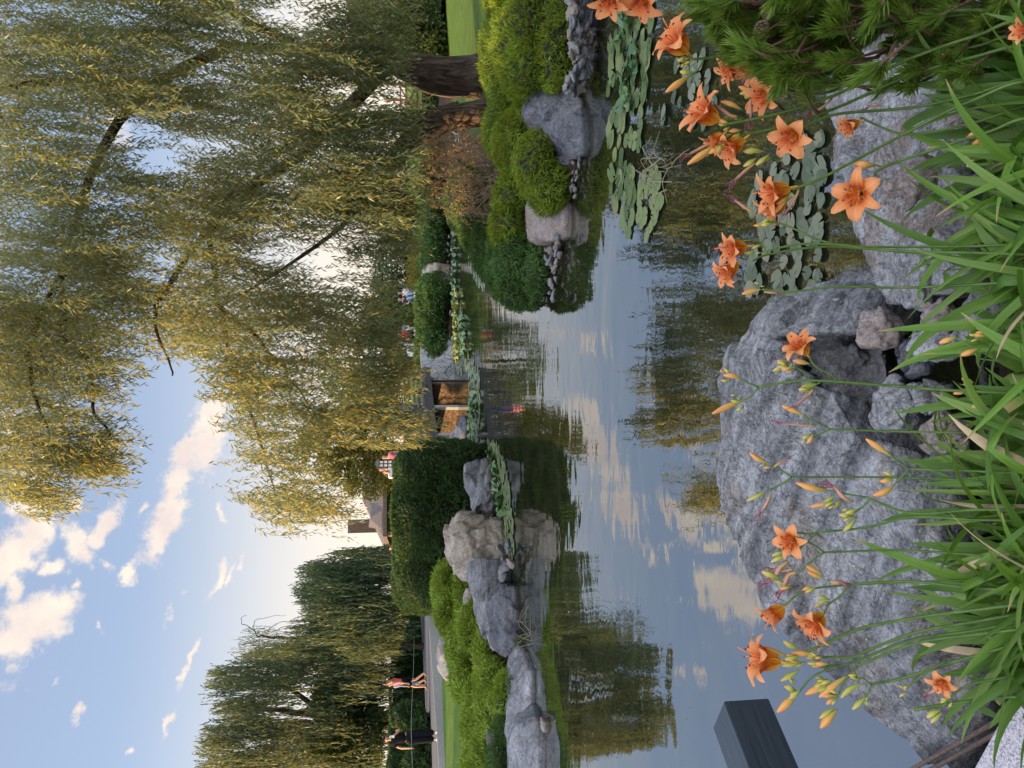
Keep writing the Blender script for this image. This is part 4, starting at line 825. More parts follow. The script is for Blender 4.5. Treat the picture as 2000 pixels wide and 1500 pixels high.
o = wing.build('wing_wall', M_crazyg); tag(o, 'pale grey sloping stone wall at the right end of the bridge', 'wall')
mb = MB(); mb.box(S(828, 672, 36)+np.array([0, 0, 0]), (3.2, .12, .25)); o = mb.build('kerb_wall', M_conc); tag(o, 'straight pale concrete edging leading to the right end of the bridge', 'edging')
mb = MB(); mb.tube(list(spline([cor+zz*.95-bn*.1, S(860, 742, 30.3), S(872, 722, 30.3), S(880, 715, 30.2)], 8)), .018, 5); o = mb.build('hose', simple('black_rubber', (.02, .02, .022), .6)); tag(o, 'black hose hanging over the grey wing wall', 'hose')
mb = MB(); c = Z(884, 738, .0)
for q in range(5): mb.tube([c+zz*.3, c+np.array([cos(q*1.256)*.18, sin(q*1.256)*.18, 0])], .018, 4)
mb.tube([c+zz*.0, c+zz*.55], [.05, .02], 6); mb.tube([c, c+np.array([-.9, -.5, .05]), c+np.array([-2.2, -2.4, .02])], .02, 5)
o = mb.build('fountain_nozzle', bpy.data.materials['black_rubber']); tag(o, 'black fountain nozzle on spread legs in front of the bridge abutment', 'nozzle')
# ---------------------------------------------------------------- lanterns, hut, chimney
M_lamp = None
def lampmat():
    m_, t = newmat('lantern_glass'); p = t('ShaderNodeBsdfPrincipled', {'Base Color': (.75, .74, .7, 1), 'Roughness': .4, 'Emission Color': (1, .9, .75, 1), 'Emission Strength': 0.08}); finish(t, p.outputs[0]); return m_
M_lamp = lampmat(); M_black = simple('dark_painted_wood', (0.03, 0.032, 0.037), 0.6, 8, .3)
def lantern(x, y, D, ztop, w_, label, mat):
    p_ = S(x, y, D); g = 1.05; t_ = thing('lantern', (p_[0], p_[1], g), label, 'lantern', 'wooden lanterns by the bridge'); b = np.array([p_[0], p_[1], 0])
    mb = MB(); hh_ = ztop-g; mb.box(b+zz*(g+hh_*.36), (w_, w_, hh_*.72)); mb.build('post', mat, t_)
    mb = MB(); hz0 = g+hh_*.72; hz1 = ztop-.12; mb.box(b+zz*((hz0+hz1)/2), (w_*.86, w_*.86, hz1-hz0)); mb.build('glass_pane', M_lamp, t_)
    mb = MB()
    for sx in (-1, -.0, 1):
        for sy in (-1, 1): mb.box(b+np.array([sx*w_*.46, sy*w_*.46, (hz0+hz1)/2]), (w_*.12, w_*.12, hz1-hz0)); mb.box(b+np.array([sy*w_*.46, sx*w_*.46, (hz0+hz1)/2+.001]), (w_*.12, w_*.12, hz1-hz0-.004))
    for k in range(4): mb.box(b+zz*(hz0+(hz1-hz0)*k/3), (w_*1.05+.002*k, w_*1.05+.002*k, .03))
    mb.build('lattice', mat, t_)
    mb = MB(); mb.box(b+zz*(ztop-.06), (w_*1.35, w_*1.35, .12), taper=.3); mb.build('roof', mat, t_)
lantern(750, 905, 24, 2.92, .24, 'tall dark wooden lantern with lit lattice panes rising over the rounded hedge', M_black)
lantern(760, 924, 29, 2.78, .24, 'smaller brownish lantern just behind the tall dark one', simple('brown_stained_wood', (.10, .06, .045), .7, 8, .3))
M_thatch = simple('dark_shingle_roof', (0.105, 0.09, 0.088), 0.95, 7, .4, .5)
M_wallb = simple('dark_board_wall', (0.05, 0.04, 0.036), 0.8, 5, .3); M_glass = simple('window_glass', (0.10, 0.10, 0.10), 0.15, None, spec=.8)
hb = S(770, 1000, 48); HT = thing('garden_house', (hb[0], hb[1], 1.2), 'low garden house with a broad dark hipped roof beyond the rounded hedge', 'house')
D = 48; mb = MB(); pr = [S(708, 978, D+2), S(708, 880, D+2), S(748, 1048, D-3), S(748, 850, D-3), S(775, 1125, D+1), S(748, 1010, D+7), S(748, 850, D+7)]
mb.add([pr[0], pr[1], pr[3], pr[2]], [[0, 1, 2, 3]]); mb.add([pr[0], pr[2], pr[4]], [[0, 1, 2]]); mb.add([pr[0], pr[4], pr[5]], [[0, 1, 2]]); mb.add([pr[0], pr[5], pr[6], pr[1]], [[0, 1, 2, 3]])
low = [q-zz*.22 for q in (pr[3], pr[2], pr[4], pr[5])]; mb.add([pr[3], pr[2], pr[4], pr[5]]+low, [[0, 1, 5, 4], [1, 2, 6, 5], [2, 3, 7, 6]]); mb.add(low, [[0, 1, 2, 3]])
# small gabled dormer
dm = [S(722, 1012, D-.6), S(746, 996, D-2.9), S(746, 1034, D-2.9), S(720, 1030, D+1)]; mb.add(dm, [[0, 1, 2], [0, 2, 3]]); mb.build('roof', M_thatch, HT)
mb = MB(); wc = (S(760, 940, D-1.5)+S(760, 1040, D-1.5))/2; mb.box((wc[0], D+1.5, 2.2), (5.2, 6, 2.1)); mb.build('wall', M_wallb, HT)
for i, y in enumerate((1005, 1018, 1032, 985, 965)):
    p_ = S(757, y, D-1.55); mb = MB(); mb.box(p_, (.40, .06, .55)); f = mb.build('window', M_glass, HT)
    mb = MB(); mb.box(p_-np.array([0, .05, 0]), (.05, .05, .6)); mb.box(p_-np.array([0, .048, -.3]), (.5, .05, .05)); mb.build('frame', M_black, f)
cb = S(725, 1027, 54); mb = MB(); ct = S(680, 1027, 54)
for k in range(7): mb.box((cb[0]-.36+k*.12, 54, (ct[2]+1.0)/2), (.10, .8, ct[2]-1.0))
mb.box((cb[0], 54.03, (ct[2]+1.0)/2-.02), (.76, .68, ct[2]-1.02)); o = mb.build('chimney_tower', simple('dark_brown_boards', (.085, .06, .05), .8, 6, .3)); tag(o, 'brown slatted rectangular tower standing against the pale sky behind the house', 'tower')
# pergola + bicycles beyond the right lawn
b = S(835, 225, 30); PG = thing('pergola', (b[0], b[1], 1.2), 'orange lit wooden pergola seen between the two willow trunks', 'pergola')
for k, y in enumerate((168, 198, 228, 250)):
    p_ = S(830, y, 30); mb = MB(); mb.box((p_[0], 30, 1.95), (.08, .08, 1.7)); mb.build('post', M_wood2, PG)
for k in range(4):
    a_ = S(782+k*12, 160, 30); b_ = S(782+k*12, 258, 30); mb = MB(); mb.box((a_+b_)/2, (np.linalg.norm(a_-b_), .05+.002*k, .06)); mb.build('beam', M_wood2, PG)
mb = MB(); mb.tube([S(780, 168, 30.1), S(815, 228, 30.1)], .03, 4); mb.tube([S(780, 228, 30.1), S(815, 168, 30.1)], .03, 4); mb.build('brace', M_wood2, PG)
M_steel = simple('bicycle_metal', (.35, .36, .38), .35, None, metal=.8); M_red = simple('red_paint', (.22, .02, .015), .5)
def bicycle(x, y, D, col, label):
    p_ = S(x, y, D); g = gz(p_[0], p_[1]); p_[2] = g; t_ = thing('bicycle', p_, label, 'bicycle', 'bicycles by the pergola'); ax = np.array([1, .3, 0])/1.044
    for s in (-.5, .5):
        mb = MB(); c = p_+ax*s+zz*.33; mb.tube([c+.31*(ax*cos(a)+zz*sin(a)) for a in np.linspace(0, 2*pi, 17)], .018, 5, cap=False)
        for a in np.linspace(0, pi, 5)[:-1]: mb.tube([c+.3*(ax*cos(a)+zz*sin(a)), c-.3*(ax*cos(a)+zz*sin(a))], .004, 3)
        mb.build('wheel', M_steel, t_)
    a0 = p_+ax*-.5+zz*.33; b0 = p_+zz*.33; s0 = p_+ax*-.15+zz*.85; h0 = p_+ax*.35+zz*.88; f0 = p_+ax*.5+zz*.33
    mb = MB()
    for q in ([a0, b0], [a0, s0], [b0, s0], [s0, h0], [b0, h0], [h0, f0], [h0, h0+zz*.12]): mb.tube(q, .016, 5)
    mb.build('frame', col, t_); mb = MB(); mb.box(s0+zz*.08, (.24, .12, .06), taper=.8); mb.build('saddle', M_black, t_)
    mb = MB(); nn = np.array([-ax[1], ax[0], 0]); mb.tube([h0+zz*.12-nn*.26-ax*.08, h0+zz*.13, h0+zz*.12+nn*.26-ax*.08], .013, 5); mb.build('handlebar', M_black, t_)
bicycle(832, 226, 29, M_red, 'bicycle with a red frame parked beside the pergola'); bicycle(832, 246, 29.5, M_steel, 'silver bicycle parked left of the red one')
hedge_box('clipped_hedge', 'short green hedge strip between the two willow trunks beyond the lawn', (8.3, 24.2), (11.5, 24.0), .9, 1.55, .6, 500, .09, .045, M_jun_g, 'hedges of the right side')
# ---------------------------------------------------------------- people
M_skin = simple('skin', (0.48, 0.27, 0.19), .55); M_hairb = simple('brown_hair', (0.05, 0.025, 0.015), .6); M_hairl = simple('light_brown_hair', (0.20, 0.12, 0.06), .6)
def cloth(name, c): return simple(name, c, .95, 30, .15, spec=.05)
M_cbl = cloth('black_cloth', (.012, .012, .016)); M_ccor = cloth('coral_cloth', (.62, .10, .09)); M_cwh = cloth('white_cloth', (.70, .70, .70)); M_cden = cloth('light_denim', (.20, .29, .42)); M_cred = cloth('red_cloth', (.6, .02, .02))
M_cblue = cloth('blue_cloth', (.04, .09, .35)); M_cpink = cloth('pink_check_cloth', (.5, .16, .2)); M_cgrn = cloth('lime_cloth', (.18, .45, .03)); M_cdk = cloth('dark_grey_cloth', (.05, .05, .055))
def skinmesh(verts, edges, rad, lvl=1):
    me = bpy.data.meshes.new('sk'); me.from_pydata([tuple(v) for v in verts], edges, []); ob = bpy.data.objects.new('sk', me); C.objects.link(ob)
    md = ob.modifiers.new('s', 'SKIN'); md.use_smooth_shade = True; sk = me.skin_vertices[0].data
    for i, r in enumerate(rad): sk[i].radius = (r, r) if not isinstance(r, tuple) else r
    sk[0].use_root = True; m2 = ob.modifiers.new('b', 'SUBSURF'); m2.levels = lvl
    dg = bpy.context.evaluated_depsgraph_get(); out = bpy.data.meshes.new_from_object(ob.evaluated_get(dg)); bpy.data.objects.remove(ob); return out
BASE = dict(pel=(0, 0, .95), sp=(0, .01, 1.14), ch=(0, .0, 1.34), nk=(0, .0, 1.48), hb=(0, .03, 1.56), ht=(0, .02, 1.68))
for s, q in (('l', -1), ('r', 1)):
    BASE.update({'sh'+s: (q*.17, 0, 1.40), 'el'+s: (q*.22, -.02, 1.12), 'wr'+s: (q*.22, .05, .88), 'hp'+s: (q*.09, 0, .92), 'kn'+s: (q*.10, .03, .50), 'an'+s: (q*.10, -.02, .09), 'to'+s: (q*.11, .14, .035)})
RAD = dict(pel=(.125, .10), sp=(.105, .085), ch=(.14, .10), nk=.05, hb=(.072, .085), ht=(.07, .08), sh=.055, el=.04, wr=.027, hp=.085, kn=.055, an=.037, to=.033)
def person(loc, rot, h, label, pose=None, shirt=None, shirt_r=1.18, sleeve='short', legs=None, leg_r=1.2, leg_len='long', hair=None, hair_long=False, shoes=None, group=None, skirt=False, extra=None):
    J = {k: np.array(v, float) for k, v in BASE.items()}
    for k, v in (pose or {}).items(): J[k] = np.array(v, float)
    sc = h/1.74; t_ = thing('person', loc, label, 'person', group); ca, sa = cos(rot), sin(rot); loc = np.asarray(loc, float)
    def Wp(p_): p_ = np.asarray(p_, float)*sc; return loc+np.array([p_[0]*ca-p_[1]*sa, p_[0]*sa+p_[1]*ca, p_[2]])
    def chainmesh(nodes, links, mult=1.0):
        vs = [Wp(J[n]) if isinstance(n, str) else Wp(n[0]) for n in nodes]; rr = []
        for n in nodes:
            r = RAD[n if n in RAD else n[:2]] if isinstance(n, str) else n[1]; r = r if isinstance(r, tuple) else (r, r); rr.append((r[0]*mult*sc, r[1]*mult*sc))
        return skinmesh(vs, links, rr)
    nodes = ['pel', 'sp', 'ch', 'nk', 'hb', 'ht']; links = [(i, i+1) for i in range(5)]
    for s in 'lr':
        b_ = len(nodes); nodes += ['sh'+s, 'el'+s, 'wr'+s]; links += [(2, b_), (b_, b_+1), (b_+1, b_+2)]
        wv = J['wr'+s]; dv = norm(wv-J['el'+s]); side = norm(np.cross(dv, [1, .1, 0])); pl = len(nodes); nodes.append((wv+dv*.06, (.032, .018))); links.append((b_+2, pl))
        for f in range(4):
            q0 = wv+dv*.10+side*(f-1.5)*.020; q1 = wv+dv*(.155+.012*(f in (1, 2)))+side*(f-1.5)*.022+np.array([0, .02, 0]); nodes += [(q0, .009), (q1, .007)]; links += [(pl, len(nodes)-2), (len(nodes)-2, len(nodes)-1)]
        nodes += [(wv+dv*.07+side*.05, .009)]; links += [(pl, len(nodes)-1)]
        b_ = len(nodes); nodes += ['hp'+s, 'kn'+s, 'an'+s, 'to'+s]; links += [(0, b_), (b_, b_+1), (b_+1, b_+2), (b_+2, b_+3)]
    me = chainmesh(nodes, links); me.materials.append(M_skin)
    body = put('body', me, t_)
    # nose and ears are tiny lumps on the head
    mb = MB(); hc = (J['hb']+J['ht'])/2; fd = np.array([0, 1.0, 0])
    mb.tube([Wp(hc+fd*.075+zz*.015), Wp(hc+fd*.105-zz*.02)], [.010*sc, .014*sc], 5)
    for q in (-1, 1): mb.tube([Wp(hc+np.array([q*.072, 0, .01])), Wp(hc+np.array([q*.088, -.01, -.02]))], [.02*sc, .012*sc], 5)
    mb.build('face_features', M_skin, t_)
    mb = MB()
    for q in (-1, 1): mb.box(Wp(hc+np.array([q*.03, .083, .012])), (.02*sc, .012*sc, .01*sc))
    mb.box(Wp(hc+np.array([0, .085, -.05])), (.04*sc, .01*sc, .008*sc)); mb.build('eyes_and_mouth', M_hairb, t_)
    def cl(name, nds, lks, mult, mat): m_ = chainmesh(nds, lks, mult); m_.materials.append(mat); put(name, m_, t_)
    def lerp(a, b_, t__): return J[a]*(1-t__)+J[b_]*t__
    if shirt:
        nds = ['pel', 'sp', 'ch', (lerp('ch', 'nk', .6), .06)]; lks = [(0, 1), (1, 2), (2, 3)]
        for s in 'lr':
            b_ = len(nds); nds += ['sh'+s]; lks += [(2, b_)]; e = {'none': .15, 'short': .55, 'long': 1.0}[sleeve]
            nds.append((lerp('sh'+s, 'el'+s, e), .048)); lks.append((b_, b_+1))
            if sleeve == 'long': nds.append((lerp('el'+s, 'wr'+s, .95), .036)); lks.append((b_+1, b_+2))
        cl('shirt', nds, lks, shirt_r, shirt)
    if legs:
        nds = [(J['pel']+zz*.15, (.115, .095)), 'pel']; lks = [(0, 1)]
        for s in 'lr':
            b_ = len(nds); nds += ['hp'+s]; lks.append((1, b_))
            if leg_len == 'short': nds.append((lerp('hp'+s, 'kn'+s, .7), .078)); lks.append((b_, b_+1))
            elif leg_len == 'capri': nds += ['kn'+s, (lerp('kn'+s, 'an'+s, .35), .06)]; lks += [(b_, b_+1), (b_+1, b_+2)]
            else: nds += ['kn'+s, (lerp('kn'+s, 'an'+s, .95), .062)]; lks += [(b_, b_+1), (b_+1, b_+2)]
        cl('trousers', nds, lks, leg_r, legs)
    if hair:
        nds = [(lerp('hb', 'ht', .55)-fd*.02, (.078, .082)), (J['ht']-fd*.005+zz*.01, (.072, .078))]; lks = [(0, 1)]
        if hair_long: nds += [(J['nk']-fd*.06, (.085, .045)), (J['ch']-fd*.10+zz*.02, (.10, .03))]; lks += [(0, 2), (2, 3)]
        m_ = chainmesh(nds, lks, 1.04); m_.materials.append(hair); put('hair', m_, t_)
    if shoes:
        for s in 'lr': 
            m_ = chainmesh([(J['an'+s]-zz*.035-fd*.02, .045), (lerp('an'+s, 'to'+s, .5)-zz*.01, .045), (J['to'+s]+fd*.03, .04)], [(0, 1), (1, 2)]); m_.materials.append(shoes); put('shoe', m_, t_)
    if extra: extra(t_, Wp)
    return t_
GP = 'people on the left path'
def phone(t_, Wp): mb = MB(); mb.box(Wp((-.10, .30, 1.42)), (.07, .012, .14)); mb.build('phone', M_cwh, t_)
def fy(x, y, z): q = Z(x, y, z); return (q[0], q[1], z)
k_ = fy(856, 1436, 1.02)
person(k_, R(195), 1.64, 'person in a black top and wide black trousers standing on the path holding a phone', dict(wrl=(-.10, .24, 1.40), ell=(-.24, .08, 1.16), elr=(.30, -.03, 1.14), wrr=(.30, .06, .90), hb=(0, .05, 1.55), ht=(0, .03, 1.67), knl=(-.08, .02, .5), anl=(-.09, 0, .09), tol=(-.10, .16, .035)),
       M_cbl, 1.5, 'short', M_cbl, 1.9, 'long', M_hairb, True, M_cwh, GP, extra=phone)
walk = dict(knl=(-.10, .20, .53), anl=(-.10, .22, .10), tol=(-.10, .36, .06), knr=(.10, .02, .5), anr=(.10, -.26, .16), tor=(.10, -.16, .05), ell=(-.24, -.12, 1.14), wrl=(-.23, -.05, .90), elr=(.24, .08, 1.13), wrr=(.22, .22, .93))
k_ = fy(836, 1328, 1.08)
person(k_, R(80), 1.68, 'walking person in a coral sleeveless top and dark shorts with a shoulder strap', walk, M_ccor, 1.22, 'none', M_cbl, 1.25, 'short', M_hairl, True, M_hairl, GP)
person((k_[0]-.30, k_[1]+.55, 1.09), R(70), 1.62, 'walker in light blue capri jeans partly hidden behind the coral top', dict(walk, knl=(-.10, -.02, .5), anl=(-.10, -.22, .13), tol=(-.10, -.12, .05), knr=(.10, .2, .52), anr=(.10, .24, .1), tor=(.1, .38, .05)), M_cden, 1.2, 'long', M_cden, 1.25, 'capri', M_hairl, False, M_hairl, GP)
GB = 'people on the footbridge'
def onb(s, o_): p_ = A+bd*s+bn*o_; return (p_[0], p_[1], bz(s))
person(onb(6.0, 1.0), R(150), 1.74, 'tall dark clothed person on the bridge near the hedge end', None, M_cdk, 1.2, 'short', M_cdk, 1.2, 'long', M_hairb, False, M_cdk, GB)
person(onb(5.9, .5), R(170), 1.15, 'child in a white shirt and red shorts at the bridge railing', None, M_cwh, 1.2, 'short', M_cred, 1.3, 'short', M_hairb, False, M_cwh, GB)
person(onb(5.4, .9), R(160), 1.62, 'person in a pale blouse on the bridge beside the tall dark clothed one', None, M_cpink, 1.2, 'short', M_cdk, 1.2, 'long', M_hairl, False, M_cdk, GB)
lean = dict(elr=(.22, .22, 1.16), wrr=(.12, .42, 1.12), ell=(-.22, .22, 1.16), wrl=(-.12, .42, 1.12), hb=(0, .14, 1.53), ht=(0, .16, 1.64), nk=(0, .08, 1.46), ch=(0, .05, 1.33))
person(onb(7.1, .45), R(200), 1.60, 'fair haired person in a white shirt leaning on the railing above the hedge', lean, M_cwh, 1.2, 'short', M_cdk, 1.2, 'long', M_hairl, False, M_cdk, GB)
person(onb(2.2, .7), R(120), 1.58, 'person in a pink checked shirt and blue trousers in the middle of the bridge', None, M_cpink, 1.25, 'long', M_cblue, 1.25, 'long', M_hairb, False, M_cdk, GB)
person(onb(1.7, .8), R(200), 1.10, 'child in blue behind the bridge railing', None, M_cblue, 1.25, 'long', M_cgrn, 1.25, 'short', M_hairb, False, M_cwh, GB)
person(onb(1.0, 1.2), R(260), 1.66, 'person in a white cap and top at the far end of the bridge', None, M_cwh, 1.2, 'short', M_cdk, 1.2, 'long', M_cwh, False, M_cdk, GB)
G5 = 'people beyond the rounded hedge'
def behind(x, y, D, h): p_ = S(x, y, D); return (p_[0], p_[1], p_[2]-h)
person(behind(754, 1048, 26, 1.6), R(230), 1.6, 'dark haired person in a pale shirt bending behind the hedge below the house', lean, M_cwh, 1.2, 'short', M_cdk, 1.2, 'long', M_hairb, True, M_cdk, G5)
person(behind(755, 1070, 26.5, 1.6), R(180), 1.6, 'person in black seen from the shoulders up behind the hedge', None, M_cbl, 1.2, 'short', M_cdk, 1.2, 'long', M_hairb, True, M_cdk, G5)
person(behind(760, 1094, 26, 1.45), R(180), 1.4, 'small person in lime green just above the hedge top', None, M_cgrn, 1.25, 'short', M_cdk, 1.2, 'long', M_cgrn, False, M_cdk, G5)
G6 = 'people sitting beyond the far juniper bank'
sit = dict(pel=(0, 0, .14), sp=(0, -.04, .32), ch=(0, -.04, .52), nk=(0, -.02, .66), hb=(0, .02, .74), ht=(0, .02, .86), shl=(-.17, -.03, .58), shr=(.17, -.03, .58), ell=(-.22, .06, .34), wrl=(-.15, .25, .30), elr=(.22, .06, .34), wrr=(.15, .25, .30),
           hpl=(-.09, 0, .12), hpr=(.09, 0, .12), knl=(-.12, .36, .42), knr=(.12, .36, .42), anl=(-.10, .5, .08), anr=(.10, .5, .08), tol=(-.1, .64, .035), tor=(.1, .64, .035))
situp = dict(sit, elr=(.25, .02, .80), wrr=(.22, .08, 1.05), ell=(-.25, .02, .80), wrl=(-.22, .08, 1.05))
def fs(y, D): p_ = S(815, y, D); return (p_[0], D, 1.42 if D > 34 else 1.3)
person(fs(676, 37), R(120), 1.9, 'person in white sitting with raised arms beyond the far juniper bank', situp, M_cwh, 1.2, 'short', M_cwh, 1.2, 'long', M_hairl, False, M_cwh, G6)
person(fs(655, 38), R(190), 1.9, 'person in a red top sitting right of the one with raised arms', sit, M_cred, 1.2, 'short', M_cdk, 1.2, 'long', M_hairb, False, M_cwh, G6)
person(fs(645, 38.5), R(160), 1.9, 'person in pale blue and black beside the red top', sit, M_cden, 1.2, 'short', M_cwh, 1.2, 'long', M_hairb, False, M_cwh, G6)
person(fs(586, 39), R(200), 1.9, 'person in a grey shirt sitting by the dark round evergreen', sit, M_cdk, 1.2, 'short', M_cden, 1.2, 'long', M_hairb, False, M_cwh, G6)
person(fs(573, 39.5), R(150), 1.9, 'person in a white top and jeans beside the grey shirt', sit, M_cwh, 1.2, 'short', M_cden, 1.2, 'long', M_hairl, False, M_cwh, G6)
mb = MB(); mb.tube(list(spline([S(809, 1222, 36), S(808, 1290, 30), S(803.5, 1400, 22.3), S(804, 1450, 21), S(806.5, 1530, 19)], 10)), .006, 4); o = mb.build('cord', simple('pale_cord', (.30, .36, .28), .7)); tag(o, 'thin pale cord stretched across in front of the two walking groups', 'cord')
# ---------------------------------------------------------------- lily pads
def padmat(name, c1, c2, rough=.35):
    m_, t = newmat(name); c = t('ShaderNodeTexCoord').outputs['Object']; oi = t('ShaderNodeObjectInfo').outputs['Random']
    n = t.noise(c, 14, 3, .6); k = t.math('ADD', t.math('MULTIPLY', n, .35), t.math('MULTIPLY', oi, .65)); col = t.ramp(k, [(.15, c1), (.75, c2), (.86, (.16, .12, .06))])
    bb = t('ShaderNodeBump', {'Height': n, 'Strength': .25, 'Distance': .01})
    p = t('ShaderNodeBsdfPrincipled', {'Base Color': col, 'Roughness': rough, 'Specular IOR Level': .6, 'Normal': bb.outputs[0]}); finish(t, p.outputs[0]); return m_
M_pad = padmat('lily_pad', (.045, .085, .03), (.17, .22, .10)); M_pad2 = padmat('lily_pad_greygreen', (.05, .075, .045), (.17, .19, .135), .4); M_padr = padmat('lily_leaf_raised', (.03, .085, .035), (.09, .17, .05), .3)
M_pady = padmat('lily_leaf_yellow', (.35, .28, .03), (.5, .42, .05), .5)
def padmesh(seed, mat, raised=False):
    r_ = np.random.default_rng(seed); n = 22; notch = .16; V = [(0, 0, 0)]; Fc_ = []
    for ring, rad in ((1, .55), (2, 1.0)):
        for i in range(n+1):
            a = notch+(2*pi-2*notch)*i/n; rr_ = rad*(1+.05*sin(a*3+seed)+.03*r_.normal()); rr_ *= 1-.12*exp_(a) if ring == 2 else 1
            z_ = (.10*rad*sin(a*2+seed)+.12*rad**2*(1 if raised else .25)*(1+.5*sin(a*3))) if raised else .035*rad**2*sin(a*3+seed*2)+.02*rad
            V.append((rr_*cos(a), rr_*sin(a), z_))
    m_ = n+1
    for i in range(n): Fc_.append([0, 1+i, 2+i]); Fc_.append([1+i, 1+m_+i, 2+m_+i, 2+i])
    me = meshdata('lily_pad', V, Fc_, [mat], smooth=True); return me
def exp_(a): return math.exp(-((a-pi)/1.0)**2)*-.6
PM = [padmesh(i, M_pad) for i in range(4)]; PM2 = [padmesh(i+9, M_pad2) for i in range(4)]; PR = [padmesh(i+20, M_padr, True) for i in range(4)]; PY = [padmesh(30, M_pady, True)]
npad = 0
def pad(x, y, r, lst, label, group, z=.012, tilt=.03):
    global npad
    q = Z(x, y, z); o = bpy.data.objects.new('lily_pad', lst[rng.integers(len(lst))]); C.objects.link(o); o.location = Vector(q)+Vector((0, 0, rng.uniform(0, .006)))
    o.rotation_euler = (rng.normal(0, tilt), rng.normal(0, tilt), rng.uniform(0, 6.3)); s = r*rng.uniform(.7, 1.15); o.scale = (s, s*rng.uniform(.85, 1), s); npad += 1; return tag(o, label, 'lily pad', group)
x, y = region([(1455,545),(1452,430),(1480,335),(1505,285),(1550,255),(1600,262),(1618,330),(1600,420),(1605,520),(1590,585),(1530,605),(1490,600),(1465,575)], 100)
for a, b_ in zip(x, y): pad(a, b_, .050, PM2, 'grey green round lily pad of the floating patch behind the right lilies', 'lily pads between the near boulders')
x, y = region([(1295,130),(1290,250),(1330,270),(1400,240),(1420,150),(1380,110)], 22)
for a, b_ in zip(x, y): pad(a, b_, .060, PM2, 'scattered small lily pad behind the upper right lily flowers', 'scattered lily pads near the right lilies')
x, y = region([(1195,-15),(1191,100),(1184,330),(1195,400),(1222,455),(1236,440),(1243,330),(1262,240),(1275,80),(1272,-15)], 136)
for a, b_ in zip(x, y): pad(a, b_, .088, PM, 'flat green lily pad of the broad band along the right bank', 'lily pads of the right band', tilt=.02)
x, y = region([(1205,-5),(1205,130),(1207,215),(1238,220),(1243,120),(1243,-5)], 40)
for a, b_ in zip(x, y): pad(a, b_, .075, PR, 'raised cupped lily leaf standing above the right band of pads', 'raised lily leaves of the right band', z=.05, tilt=.4)
# the hundreds of far pads that nobody could count
VS = []; FS = []; MS = []; bb_ = 0
def scatter(poly, n, r, lst, mi, z=.012, tilt=.03):
    global bb_
    x, y = region(poly, n)
    for a, b_ in zip(x, y):
        me = lst[rng.integers(len(lst))]; vv = np.array([v.co for v in me.vertices]); s = r*rng.uniform(.7, 1.15); th_ = rng.uniform(0, 6.3); vv = vv*s; vv = np.stack([vv[:, 0]*cos(th_)-vv[:, 1]*sin(th_), vv[:, 0]*sin(th_)+vv[:, 1]*cos(th_), vv[:, 2]], -1)
        tx, ty = rng.normal(0, tilt, 2); vv[:, 2] += vv[:, 0]*tx+vv[:, 1]*ty; vv += Z(a, b_, z+rng.uniform(0, .006)); VS.append(vv); FS.extend([[i+bb_ for i in p.vertices] for p in me.polygons]); MS.extend([mi]*len(me.polygons)); bb_ += len(vv)
scatter([(952,862),(957,905),(968,960),(977,1010),(983,1060),(998,1098),(1004,1090),(1003,1030),(996,960),(985,900),(966,860),(955,858)], 330, .095, PM, 0)
scatter([(950,868),(957,905),(966,960),(978,1010),(985,1000),(975,940),(965,890)], 90, .085, PR, 2, .05, .5)
scatter([(914,712),(917,790),(914,868),(920,885),(933,868),(938,790),(936,720),(925,705)], 260, .11, PM, 0); scatter([(916,770),(916,850),(926,865),(930,800),(927,760)], 70, .10, PR, 2, .08, .5)
scatter([(884,370),(882,500),(884,640),(886,720),(903,735),(903,640),(891,560),(889,450),(888,370)], 900, .075, PM, 0); scatter([(884,370),(882,500),(884,640),(886,700),(900,700),(899,640),(889,560),(888,450)], 620, .07, PR, 2, .08, .5)
scatter([(886,560),(886,700),(894,715),(892,600),(889,560)], 150, .06, PY, 1, .12, .6)
scatter([(897,600),(903,700),(912,730),(916,700),(908,640),(900,590)], 220, .085, PM, 0); scatter([(899,610),(903,690),(910,700),(905,640)], 110, .08, PR, 2, .08, .5)
scatter([(912,490),(915,520),(935,560),(950,570),(945,545),(925,500)], 90, .09, PM, 0)
scatter([(1250,330),(1245,440),(1262,470),(1290,400),(1290,340)], 26, .07, PM, 0)
o = put('lily_pad_cover', meshdata('lily_pad_cover', np.concatenate(VS), FS, [M_pad, M_pady, M_padr], MS, True)); tag(o, kind='stuff'); tag(o, 'dense floating lily leaves covering the far and left shallows', 'lily pads')
# dry reeds
M_reed = simple('dry_reed', (.24, .22, .15), .7)
def reeds(label, pts, n, L, seed, droop=.6, r=.004):
    r_ = np.random.default_rng(seed); mb = MB()
    for i in range(n):
        a = pts[r_.integers(len(pts))]; p0 = np.array(Z(a[0]+r_.normal(0, a[2]), a[1]+r_.normal(0, a[3]), .01)); th_ = r_.uniform(0, 6.3); d_ = np.array([cos(th_), sin(th_), 0])*L*r_.uniform(.4, 1)
        h_ = r_.uniform(.04, .3)*L; mb.tube(list(spline([p0, p0+d_*.4+zz*h_*1.3+r_.normal(0, .03, 3)*[1, 1, 0], p0+d_*.8+zz*h_*.7, p0+d_*1.1+zz*.01], 5)), [r*(1-.6*j/15) for j in range(16)], 4)
    o = mb.build('dry_reeds', M_reed); return tag(o, label, 'reeds')
reeds('tangle of pale dry reeds lying on the water behind the right lilies', [(1300, 355, 14, 22), (1285, 330, 8, 20)], 20, .34, 5)
reeds('few bent dry reeds hanging over the slate rocks on the left', [(1035, 1235, 8, 12)], 9, .55, 6)
M_grs = leafmat('grass_blade', (.04, .075, .02), (.11, .15, .04), (.2, .25, .04), .3, 5)
